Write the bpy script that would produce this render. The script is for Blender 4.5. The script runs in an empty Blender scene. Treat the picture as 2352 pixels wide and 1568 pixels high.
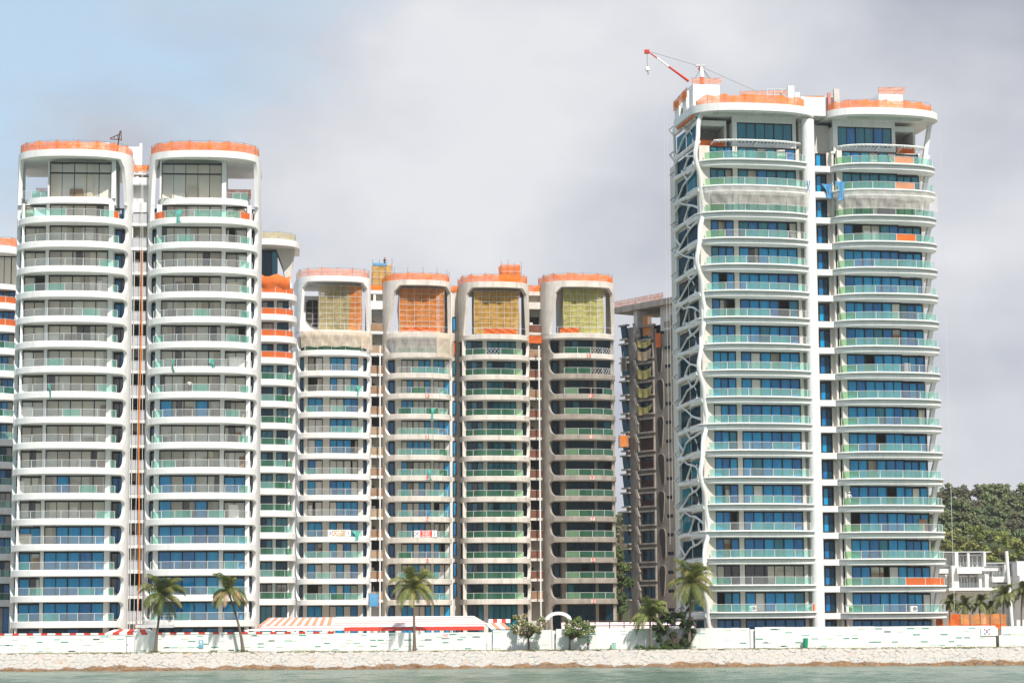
import bpy, math, random
import numpy as np
from mathutils import Vector, Matrix
R = random.Random(7)
sc = bpy.context.scene
COL = sc.collection
# ------------------------------------------------------------------ camera
F = 5300.0; TH = math.atan(638 / F); ROLL = 0.0065; EYE = 6.0
c, s = math.cos(TH), math.sin(TH)
fwd = Vector((0, c, s)); up0 = Vector((0, -s, c)); X0 = Vector((1, 0, 0))
cr, sr = math.cos(ROLL), math.sin(ROLL)
cax = X0 * cr - up0 * sr; cay = X0 * sr + up0 * cr
cam_d = bpy.data.cameras.new('camera'); cam = bpy.data.objects.new('camera', cam_d); COL.objects.link(cam)
m = Matrix((cax, cay, -fwd)).transposed().to_4x4(); m.translation = Vector((0, 0, EYE))
cam.matrix_world = m
cam_d.sensor_width = 36; cam_d.lens = F / 2352 * 36; cam_d.clip_end = 6000; cam_d.clip_start = 1
sc.camera = cam

def P(px, py, Y):
    """pixel of the 2352-wide photograph -> world point at depth Y"""
    d = fwd + cax * ((px - 1176) / F) + cay * ((784 - py) / F)
    t = Y / d.y
    return Vector((d.x * t, Y, EYE + d.z * t))
def mpp(Y): return Y / F

# ------------------------------------------------------------------ materials
M = {}
def nmat(name):
    m = bpy.data.materials.new(name); m.use_nodes = True
    nt = m.node_tree; nt.nodes.clear()
    out = nt.nodes.new('ShaderNodeOutputMaterial'); M[name] = m
    return m, nt, out
def N(nt, t, **kw):
    n = nt.nodes.new(t)
    for k, v in kw.items():
        if k in n.inputs: n.inputs[k].default_value = v
        else: setattr(n, k, v)
    return n
def rgb(c): return (c[0], c[1], c[2], 1)
def mix(nt, fac, a, b, mode='MIX'):
    n = nt.nodes.new('ShaderNodeMix'); n.data_type = 'RGBA'; n.blend_type = mode
    for i, v in ((0, fac), (6, a), (7, b)):
        if isinstance(v, bpy.types.NodeSocket): nt.links.new(v, n.inputs[i])
        else: n.inputs[i].default_value = v if i == 0 else rgb(v)
    return n.outputs[2]
def ramp(nt, fac, p0, p1, c0=(0, 0, 0), c1=(1, 1, 1)):
    r = nt.nodes.new('ShaderNodeValToRGB'); nt.links.new(fac, r.inputs[0])
    r.color_ramp.elements[0].position = p0; r.color_ramp.elements[1].position = p1
    r.color_ramp.elements[0].color = rgb(c0); r.color_ramp.elements[1].color = rgb(c1)
    return r.outputs[0]
def coord(nt, scale=(1, 1, 1)):
    tc = nt.nodes.new('ShaderNodeTexCoord'); mp = nt.nodes.new('ShaderNodeMapping')
    mp.inputs['Scale'].default_value = scale
    nt.links.new(tc.outputs['Object'], mp.inputs[0]); return mp.outputs[0]
def noise(nt, vec, scale, detail=4, rough=.55):
    n = N(nt, 'ShaderNodeTexNoise', Scale=scale, Detail=detail, Roughness=rough)
    nt.links.new(vec, n.inputs['Vector']); return n.outputs[0]
def bump(nt, h, strength=.3, dist=.05):
    b = N(nt, 'ShaderNodeBump', Strength=strength, Distance=dist)
    nt.links.new(h, b.inputs['Height']); return b.outputs[0]
def surf(name, c1, c2=None, scale=.6, rough=.7, streak=None, bmp=.0, metal=0, spec=.3, p=(.35, .7), streak_amt=.5, streak_scale=(1.2, 1.2, .12), bscale=8):
    m, nt, out = nmat(name)
    b = N(nt, 'ShaderNodeBsdfPrincipled', Roughness=rough, Metallic=metal)
    b.inputs['Specular IOR Level'].default_value = spec
    if c2 is None: b.inputs['Base Color'].default_value = rgb(c1)
    else:
        v = coord(nt)
        col = mix(nt, ramp(nt, noise(nt, v, scale), p[0], p[1]), c1, c2)
        if streak:
            v2 = coord(nt, streak_scale)
            sfac = ramp(nt, noise(nt, v2, 1.0, 5, .65), .5, .75, (0, 0, 0), (streak_amt,) * 3)
            col = mix(nt, sfac, col, streak)
        nt.links.new(col, b.inputs['Base Color'])
    if bmp: nt.links.new(bump(nt, noise(nt, coord(nt), bscale, 5), bmp), b.inputs['Normal'])
    nt.links.new(b.outputs[0], out.inputs[0]); return m
surf('white_paint', (.79, .785, .77), (.71, .705, .69), .35, .6, streak=(.52, .50, .47), streak_amt=.5, streak_scale=(1.6, 1.6, .2))
surf('soffit_white', (.78, .775, .76), (.7, .69, .67), .5, .7)
surf('beige_render', (.66, .62, .56), (.58, .545, .49), .4, .8, streak=(.45, .42, .37), streak_amt=.4)
surf('primed_concrete', (.68, .635, .575), (.54, .50, .45), .5, .85, streak=(.30, .27, .24), streak_amt=.6, bmp=.1)
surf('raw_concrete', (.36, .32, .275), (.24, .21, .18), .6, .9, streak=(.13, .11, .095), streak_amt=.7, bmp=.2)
surf('dark_concrete', (.31, .265, .225), (.19, .16, .135), .35, .9, streak=(.05, .04, .033), streak_amt=.6, bmp=.2, streak_scale=(.5,.5,.08))
surf('pale_stain_concrete', (.34, .30, .26), (.19, .165, .14), .18, .9, streak=(.10, .085, .07), streak_amt=.7, bmp=.2)
surf('frame_dark', (.022, .02, .018), None, rough=.4)
surf('frame_white', (.75, .75, .74), None, rough=.4)
surf('metal_light', (.62, .62, .61), (.5, .5, .5), 2, .4)
surf('metal_grey', (.25, .25, .25), (.18, .18, .18), 2, .5)
surf('brown_steel', (.10, .035, .02), (.06, .025, .015), 2, .6)
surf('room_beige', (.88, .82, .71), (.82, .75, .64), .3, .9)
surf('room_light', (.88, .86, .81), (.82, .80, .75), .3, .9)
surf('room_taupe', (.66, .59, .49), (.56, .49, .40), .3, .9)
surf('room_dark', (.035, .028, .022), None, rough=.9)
surf('timber_panel', (.36, .22, .13), (.25, .15, .09), .8, .8)
surf('rust_panel', (.22, .085, .05), (.13, .06, .04), .8, .85, streak=(.07, .04, .03))
surf('net_brown', (.40, .29, .19), (.32, .23, .15), 1.2, .9)
surf('red_paint', (.62, .045, .02), (.5, .04, .02), 1, .5)
surf('orange_fabric', (.72, .17, .03), (.58, .11, .02), .7, .8, bmp=.4, bscale=3)
surf('salmon_fabric', (.58, .27, .16), (.48, .21, .12), .7, .8)
surf('grey_fabric', (.5, .5, .52), (.42, .42, .44), .7, .8)
surf('pink_stripe', (.60, .25, .23), (.52, .2, .18), .7, .8)
surf('blue_fabric', (.12, .35, .60), (.07, .25, .48), .8, .6, bmp=.5, bscale=3)
surf('aqua_film', (.15, .55, .46), (.08, .42, .36), 2, .25, spec=.7, bmp=.6, bscale=4)
surf('yellow_net', (.34, .29, .10), (.27, .23, .07), 1, .9, bmp=.4, bscale=3)
surf('dash_green', (.03, .28, .17), None, rough=.5)
surf('dash_pale', (.60, .70, .54), None, rough=.5)
surf('dash_mid', (.25, .52, .42), None, rough=.5)
surf('hoard_white', (.80, .80, .79), (.72, .725, .715), .25, .5, streak=(.6, .6, .58), streak_amt=.3)
surf('hoard_grey', (.5, .52, .54), (.4, .42, .45), .6, .6)
surf('white', (.62, .60, .57), (.55, .53, .5), .5, .6)
surf('rust_dark', (.07, .022, .015), (.04, .015, .012), .8, .9)
surf('sign_white', (.85, .85, .84), None, rough=.5)
surf('sign_red', (.72, .07, .04), None, rough=.5)
surf('sign_orange', (.65, .22, .05), None, rough=.5)
surf('sign_blue', (.05, .12, .35), None, rough=.5)
surf('sign_gold', (.42, .27, .05), None, rough=.5)
surf('poster_blue', (.12, .40, .52), None, rough=.5)
surf('skin', (.38, .2, .12), None, rough=.6)
surf('cloth_green', (.04, .22, .11), None, rough=.9)
surf('cloth_dark', (.03, .03, .045), None, rough=.9)
surf('cloth_white', (.75, .75, .74), None, rough=.9)
surf('helmet_red', (.7, .1, .04), None, rough=.35)
surf('helmet_yellow', (.75, .5, .05), None, rough=.35)
surf('helmet_white', (.8, .8, .8), None, rough=.35)
surf('bin_green', (.01, .28, .16), None, rough=.4)
surf('bark_palm', (.20, .16, .12), (.11, .085, .065), 3, .9, bmp=.5, bscale=12)
surf('bark_brown', (.17, .11, .07), (.09, .06, .04), 3, .9, bmp=.5)
surf('rope_orange', (.75, .2, .03), None, rough=.7)
surf('rope_white', (.6, .58, .55), None, rough=.7)
surf('soil', (.34, .29, .22), (.24, .2, .15), .15, .95, bmp=.4, bscale=2)
surf('grass', (.13, .15, .05), (.24, .21, .10), 1.3, .95, bmp=.6, bscale=10)
surf('hill_green', (.035, .05, .02), (.06, .075, .03), .1, .95)
surf('grey_bar', (.3,.29,.28), (.2,.2,.2), 2, .6)
# corrugated cladding
m, nt, out = nmat('corrugated_white'); b = N(nt, 'ShaderNodeBsdfPrincipled', Roughness=.5)
b.inputs['Base Color'].default_value = (.68, .68, .68, 1)
w = N(nt, 'ShaderNodeTexWave', Scale=1.0); w.bands_direction = 'X'; nt.links.new(coord(nt), w.inputs[0])
nt.links.new(bump(nt, w.outputs[1], .8, .1), b.inputs['Normal']); nt.links.new(b.outputs[0], out.inputs[0])

def leafmat(name, trans=.3):
    m, nt, out = nmat(name)
    a = N(nt, 'ShaderNodeAttribute', attribute_name='tint')
    d = N(nt, 'ShaderNodeBsdfPrincipled', Roughness=.55); nt.links.new(a.outputs[0], d.inputs['Base Color'])
    d.inputs['Specular IOR Level'].default_value = .35
    t = N(nt, 'ShaderNodeBsdfTranslucent'); nt.links.new(mix(nt, 1, a.outputs[0], (1.3, 1.25, .6), 'MULTIPLY'), t.inputs[0])
    x = N(nt, 'ShaderNodeMixShader', Fac=trans)
    nt.links.new(d.outputs[0], x.inputs[1]); nt.links.new(t.outputs[0], x.inputs[2]); nt.links.new(x.outputs[0], out.inputs[0])
leafmat('leaf')
def attr_surf(name, rough, bmp):
    m, nt, out = nmat(name)
    a = N(nt, 'ShaderNodeAttribute', attribute_name='tint')
    d = N(nt, 'ShaderNodeBsdfPrincipled', Roughness=rough)
    v = coord(nt)
    col = mix(nt, ramp(nt, noise(nt, v, 2.5, 6), .3, .75, (0, 0, 0), (.45, .45, .45)), a.outputs[0], (.33, .29, .26))
    nt.links.new(col, d.inputs['Base Color'])
    nt.links.new(bump(nt, noise(nt, v, 7, 6), bmp, .06), d.inputs['Normal'])
    nt.links.new(d.outputs[0], out.inputs[0])
attr_surf('stone', .85, .6)

def glass(name, tcol, gcol, gfac, dcol=None, dfac=0, rough=.03, vary=None):
    """thin sheet: transparent tint + optional film (diffuse) + reflection"""
    m, nt, out = nmat(name)
    t = N(nt, 'ShaderNodeBsdfTransparent', Color=rgb(tcol)); cur = t.outputs[0]
    if dcol:
        d = N(nt, 'ShaderNodeBsdfDiffuse', Color=rgb(dcol))
        if vary:
            v = coord(nt, (1.6, 1.6, .35))
            nt.links.new(mix(nt, ramp(nt, noise(nt, v, 1.0, 3), .3, .7), dcol, vary), d.inputs[0])
        x = N(nt, 'ShaderNodeMixShader', Fac=dfac); nt.links.new(cur, x.inputs[1]); nt.links.new(d.outputs[0], x.inputs[2]); cur = x.outputs[0]
    g = N(nt, 'ShaderNodeBsdfGlossy', Color=rgb(gcol), Roughness=rough)
    x = N(nt, 'ShaderNodeMixShader', Fac=gfac); nt.links.new(cur, x.inputs[1]); nt.links.new(g.outputs[0], x.inputs[2])
    nt.links.new(x.outputs[0], out.inputs[0])
glass('glass_clear', (.92, .92, .88), (1, 1, 1), .08)
glass('glass_blue', (.10, .42, .70), (.8, .9, 1), .06, (.0, .24, .58), .86, vary=(.012, .36, .62))
glass('glass_deep', (.05, .25, .5), (.7, .85, 1), .07, (.0, .13, .38), .87, vary=(.012, .20, .46))
glass('glass_teal', (.05, .3, .35), (.7, .85, 1), .08, (.008, .16, .23), .78, vary=(.012, .24, .30))
glass('glass_night', (.03, .12, .16), (.6, .75, .9), .05, (.004, .028, .048), .8, vary=(.005, .05, .075))
glass('rail_clear', (.90, .93, .91), (1, 1, 1), .07, (.62, .66, .64), .12)
glass('rail_film', (.55, .84, .76), (1, 1, 1), .07, (.20, .50, .42), .34, vary=(.34, .62, .52))
glass('rail_green', (.24, .52, .34), (1, 1, 1), .05, (.04, .19, .10), .36, vary=(.09, .27, .15))
glass('rail_lime', (.5, .78, .5), (1, 1, 1), .05, (.26, .48, .26), .4)
glass('rail_red', (.8, .3, .2), (1, 1, 1), .02, (.70, .15, .035), .76)
def net(name, col, dens, col2=None, cell=1.0, var=.23):
    m, nt, out = nmat(name)
    t = N(nt, 'ShaderNodeBsdfTransparent'); d = N(nt, 'ShaderNodeBsdfDiffuse', Color=rgb(col)); tr = N(nt, 'ShaderNodeBsdfTranslucent', Color=rgb(col))
    v = coord(nt)
    if col2:
        cc = mix(nt, ramp(nt, noise(nt, v, .8, 4), .35, .65), col, col2); nt.links.new(cc, d.inputs[0]); nt.links.new(cc, tr.inputs[0])
    a = N(nt, 'ShaderNodeMixShader', Fac=.2); nt.links.new(d.outputs[0], a.inputs[1]); nt.links.new(tr.outputs[0], a.inputs[2])
    x = N(nt, 'ShaderNodeMixShader')
    f = ramp(nt, noise(nt, v, 1.1 * cell, 5, .7), .32, .68, (max(.04, dens - var),) * 3, (min(1, dens + var),) * 3)
    nt.links.new(f, x.inputs[0]); nt.links.new(t.outputs[0], x.inputs[1]); nt.links.new(a.outputs[0], x.inputs[2]); nt.links.new(x.outputs[0], out.inputs[0])
net('net_orange', (.88, .17, .012), .76, (.86, .25, .04))
net('net_pale', (.85, .22, .06), .52, (.86, .36, .18))
net('net_scaf_orange', (.80, .25, .045), .74, (.74, .32, .10))
net('net_scaf_amber', (.72, .42, .10), .72, (.60, .36, .09))
net('net_scaf_yellow', (.62, .58, .20), .74, (.55, .50, .16))
net('net_scaf_khaki', (.55, .46, .24), .66, (.5, .4, .18))
net('net_beige', (.80, .66, .50), .62, (.84, .74, .62), var=.12)
net('net_veil', (.88, .81, .74), .32, (.9, .86, .82), var=.07)
# ------------------------------------------------------------------ mesh builder
class MB:
    def __init__(s): s.v = []; s.f = []; s.fm = []; s.mats = []; s.tint = None
    def mi(s, mat):
        if mat not in s.mats: s.mats.append(mat)
        return s.mats.index(mat)
    def add(s, vs, fs, mat):
        o = len(s.v); s.v += [tuple(p) for p in vs]; k = s.mi(mat)
        for f in fs: s.f.append([i + o for i in f]); s.fm.append(k)
    def box(s, x0, x1, y0, y1, z0, z1, mat):
        s.add([(x0, y0, z0), (x1, y0, z0), (x1, y1, z0), (x0, y1, z0), (x0, y0, z1), (x1, y0, z1), (x1, y1, z1), (x0, y1, z1)],
              [(0, 3, 2, 1), (4, 5, 6, 7), (0, 1, 5, 4), (1, 2, 6, 5), (2, 3, 7, 6), (3, 0, 4, 7)], mat)
    def quad(s, a, b, c_, d, mat): s.add([a, b, c_, d], [(0, 1, 2, 3)], mat)
    def loft(s, rings, mat, caps=True, closed=True, capmat=None):
        n = len(rings[0]); vs = [p for r in rings for p in r]; fs = []
        for k in range(len(rings) - 1):
            for i in range(n if closed else n - 1):
                j = (i + 1) % n; fs.append((k * n + i, k * n + j, (k + 1) * n + j, (k + 1) * n + i))
        s.add(vs, fs, mat)
        if caps: s.add(rings[0], [tuple(range(n))[::-1]], capmat or mat); s.add(rings[-1], [tuple(range(n))], mat)
    def prism(s, poly, z0, z1, mat): s.loft([[(p[0], p[1], z0) for p in poly], [(p[0], p[1], z1) for p in poly]], mat)
    def prism_y(s, poly, y0, y1, mat): s.loft([[(p[0], y0, p[1]) for p in poly], [(p[0], y1, p[1]) for p in poly]], mat)
    def tube(s, pts, r, mat, n=6):
        pts = [Vector(p) for p in pts]; rings = []
        rr = r if isinstance(r, (list, tuple)) else [r] * len(pts)
        for i, p in enumerate(pts):
            d = (pts[min(i + 1, len(pts) - 1)] - pts[max(i - 1, 0)])
            if d.length < 1e-6: d = Vector((0, 0, 1))
            d.normalize(); a = Vector((0, 0, 1)) if abs(d.z) < .9 else Vector((0, 1, 0))
            u = d.cross(a).normalized(); v = d.cross(u)
            rings.append([tuple(p + (u * math.cos(2 * math.pi * k / n) + v * math.sin(2 * math.pi * k / n)) * rr[i]) for k in range(n)])
        s.loft(rings, mat)
    def build(s, name, parent=None, smooth=False, angle=40):
        me = bpy.data.meshes.new(name); me.from_pydata(s.v, [], s.f)
        for mt in s.mats: me.materials.append(M[mt])
        me.polygons.foreach_set('material_index', s.fm)
        if s.tint is not None:
            a = me.color_attributes.new('tint', 'FLOAT_COLOR', 'POINT')
            a.data.foreach_set('color', np.array(s.tint, dtype=np.float32).ravel())
        if smooth:
            me.polygons.foreach_set('use_smooth', [True] * len(s.f)); me.set_sharp_from_angle(angle=math.radians(angle))
        me.update()
        o = bpy.data.objects.new(name, me); COL.objects.link(o)
        if parent: o.parent = parent
        return o
def tag(o, label=None, cat=None, group=None, kind=None):
    if label: o['label'] = label
    if cat: o['category'] = cat
    if group: o['group'] = group
    if kind: o['kind'] = kind
    return o
def empty(name, loc, rz=0, label=None, cat=None, group=None):
    o = bpy.data.objects.new(name, None); COL.objects.link(o); o.location = loc; o.rotation_euler = (0, 0, rz)
    o.empty_display_size = .5
    return tag(o, label, cat, group)
def local(root, w):
    rz = root.rotation_euler.z; d = Vector(w) - root.location
    return Vector((d.x * math.cos(rz) + d.y * math.sin(rz), -d.x * math.sin(rz) + d.y * math.cos(rz), d.z))
def world(root, l):
    rz = root.rotation_euler.z
    return root.location + Vector((l[0] * math.cos(rz) - l[1] * math.sin(rz), l[0] * math.sin(rz) + l[1] * math.cos(rz), l[2]))
def text_mesh(txt, size, mat, name='lettering', parent=None, loc=(0, 0, 0), rz=0, bold=.0):
    cu = bpy.data.curves.new('t', 'FONT'); cu.body = txt; cu.size = size; cu.align_x = 'CENTER'; cu.align_y = 'CENTER'
    cu.extrude = .012; cu.offset = bold
    ob = bpy.data.objects.new('t', cu); COL.objects.link(ob)
    dg = bpy.context.evaluated_depsgraph_get(); me = bpy.data.meshes.new_from_object(ob.evaluated_get(dg))
    bpy.data.objects.remove(ob); me.transform(Matrix.Translation(loc) @ Matrix.Rotation(rz, 4, 'Z') @ Matrix.Rotation(math.pi / 2, 4, 'X'))
    me.materials.clear(); me.materials.append(M[mat])
    o = bpy.data.objects.new(name, me); COL.objects.link(o)
    if parent: o.parent = parent
    return o

GZ = 2.16
# ------------------------------------------------------------------ wing of an apartment tower
class Wing:
    def __init__(s, root, cpx, ypx_top, ypx_bot, nslab, Yf, wpx, B=5.0, n=2.5, back=13.0):
        s.root = root; tip = P(cpx, 1000, Yf); s.Yf = Yf
        ztop = P(cpx, ypx_top, Yf).z; zbot = P(cpx, ypx_bot, Yf).z
        s.zs = [ztop + (zbot - ztop) * i / (nslab - 1) for i in range(nslab)]
        l = local(root, (tip.x, Yf, 0)); rz_ = root.rotation_euler.z; s.cx = l.x + .8 * B * math.tan(rz_) + .85 * tip.x * B / Yf; s.y0 = l.y + B; s.B = B; s.n = n
        s.w = wpx * mpp(Yf) / math.cos(rz_) * 1.008; s.back = back; s.cpx = cpx
        s.yw = s.y0 - B + 2.7; s.zoff = root.location.z
    def z(s, py): return P(s.cpx, py, s.Yf).z - s.zoff
    def fx(s, f): return s.cx + (f - .5) * s.w
    def pt(s, t, inset=0, dB=0):
        cu, su = math.cos(t), math.sin(t)
        u = math.copysign(abs(cu) ** (2 / s.n), cu); v = abs(su) ** (2 / s.n)
        return (s.cx + (s.w / 2 - inset) * u, s.y0 - (s.B - inset - dB) * v)
    def front(s, inset=0, dB=0, N_=40): return [s.pt(math.pi - math.pi * i / N_, inset, dB) for i in range(N_ + 1)]
    def yfront(s, f, inset=0):
        u = min(1, abs(2 * f - 1) * (s.w / 2) / (s.w / 2 - inset)); return s.y0 - (s.B - inset) * (1 - u ** s.n) ** (1 / s.n)
    def t_at(s, f):
        u = 2 * f - 1; a = math.acos(min(1, abs(u) ** (s.n / 2))); return a if u > 0 else math.pi - a
    def slab(s, z1, z0, mb, mat, inset=0, back=3.0, dB=0, chamfer=.06, capmat='soffit_white'):
        def ring(z, ins):
            f = s.front(inset + ins, dB)
            return [(p[0], p[1], z) for p in [(f[0][0], s.y0 + back)] + f + [(f[-1][0], s.y0 + back)]]
        mb.loft([ring(z0, chamfer), ring(z0 + chamfer, 0), ring(z1 - chamfer, 0), ring(z1, chamfer)], mat, capmat=capmat)
    def path(s, f0, f1, inset, step=.35):
        """points along the front edge between fractions f0..f1"""
        t0, t1 = s.t_at(max(.0005, f0)), s.t_at(min(.9995, f1)); K = 160
        pts = [s.pt(t0 + (t1 - t0) * i / K, inset) for i in range(K + 1)]
        out = [pts[0]]; acc = 0
        for a, b in zip(pts, pts[1:]):
            acc += math.hypot(b[0] - a[0], b[1] - a[1])
            if acc >= step: out.append(b); acc = 0
        if acc > .05: out.append(pts[-1])
        return out
def railing(wg, z, f0, f1, kindf, parent, h=1.08, inset=.32, panel=1.75, top='metal_light', name='glass_railing'):
    mb = MB(); pts = wg.path(f0, f1, inset, .25)
    per = max(1, round(panel / .25)); idx = list(range(0, len(pts) - 1, per))
    if len(pts) - 1 - idx[-1] < per * .4 and len(idx) > 1: idx.pop()
    idx.append(len(pts) - 1)
    for k in range(len(idx) - 1):
        kd = kindf(k, len(idx) - 1)
        seg = pts[idx[k]:idx[k + 1] + 1]
        if kd is None: pass
        elif kd == 'truss':
            for a, b in zip(seg[:-1:2], seg[2::2]):
                mb.tube([(a[0], a[1], z + .1), (b[0], b[1], z + .95)], .025, 'metal_light', 4)
                mb.tube([(a[0], a[1], z + .95), (b[0], b[1], z + .1)], .025, 'metal_light', 4)
        else:
            for a, b in zip(seg, seg[1:]):
                mb.quad((a[0], a[1], z + .04), (b[0], b[1], z + .04), (b[0], b[1], z + h - .05), (a[0], a[1], z + h - .05), kd)
    for k in idx:
        p = pts[k]; mb.box(p[0] - .032, p[0] + .032, p[1] - .05, p[1] + .03, z, z + h, 'metal_light')
    mb.tube([(p[0], p[1], z + h) for p in pts[::2] + [pts[-1]]], .03, top, 4)
    return mb.build(name, parent)
def window(parent, x0, x1, z0, z1, y, kinds, name='window', fr='frame_dark', transom=None, fw=.115, rows=None, yj=None):
    """frame + mullions as one mesh, its panes as a sub-part; kinds = one glass per panel"""
    mb = MB(); n = len(kinds); pw = (x1 - x0) / n; d = .12
    mb.box(x0, x1, y - .02, y + d, z1 - fw * 1.8, z1, fr); mb.box(x0, x1, y - .02, y + d, z0, z0 + .06, fr)
    for i in range(n + 1):
        x = x0 + pw * i; h = fw * (.5 if 0 < i < n else .8) * (1.35 if i % 2 == 0 else .8)
        mb.box(max(x0, x - h), min(x1, x + h), y - .03, y + d + .003, z0 + .06, z1 - fw * 1.4, fr)
    if transom: mb.box(x0, x1, y - .025, y + d - .003, transom - .05, transom + .05, fr)
    w = mb.build(name, parent)
    g = MB()
    for i, k in enumerate(list(kinds) + ['open']):
        if k == 'open':
            if g.f: g.build('pane', w)
            g = MB(); continue
        a, b = x0 + pw * i + .03, x0 + pw * (i + 1) - .03
        yy = y + .04 + (.05 if i % 2 else 0)
        g.quad((a, yy, z0 + .05), (b, yy, z0 + .05), (b, yy, z1 - .1), (a, yy, z1 - .1), k)
    return w
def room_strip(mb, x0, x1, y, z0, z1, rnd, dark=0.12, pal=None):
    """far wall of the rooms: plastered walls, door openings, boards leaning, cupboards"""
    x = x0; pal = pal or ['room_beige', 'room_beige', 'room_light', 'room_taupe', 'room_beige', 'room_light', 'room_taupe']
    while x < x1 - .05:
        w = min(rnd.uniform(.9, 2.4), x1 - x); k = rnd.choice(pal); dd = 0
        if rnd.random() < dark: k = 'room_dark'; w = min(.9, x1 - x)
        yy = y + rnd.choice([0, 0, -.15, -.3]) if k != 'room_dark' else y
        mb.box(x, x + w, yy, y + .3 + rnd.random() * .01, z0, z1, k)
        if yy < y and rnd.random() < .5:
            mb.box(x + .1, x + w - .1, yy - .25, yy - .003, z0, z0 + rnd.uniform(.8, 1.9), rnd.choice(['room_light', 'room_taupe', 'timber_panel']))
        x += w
def wrapped(wg, zf, side, mb, mat, thick=.4, outset=.03, yback=1.0):
    """panel that follows the plan curve from the side wall to fraction f(z); zf = [(z,f)]"""
    rings = []
    K = 7
    for z, f in zf:
        ta = wg.t_at(f) ; tb = 0.0 if side > 0 else math.pi
        outer = [wg.pt(tb + (ta - tb) * i / K, -outset) for i in range(K + 1)]
        inner = [wg.pt(tb + (ta - tb) * i / K, thick) for i in range(K + 1)]
        sx = wg.cx + side * (wg.w / 2 + outset); si = wg.cx + side * (wg.w / 2 - thick)
        ring = [(sx, wg.y0 + yback)] + outer + inner[::-1] + [(si, wg.y0 + yback)]
        if side < 0: ring = ring[::-1]
        rings.append([(p[0], p[1], z) for p in ring])
    mb.loft(rings, mat)

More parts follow.
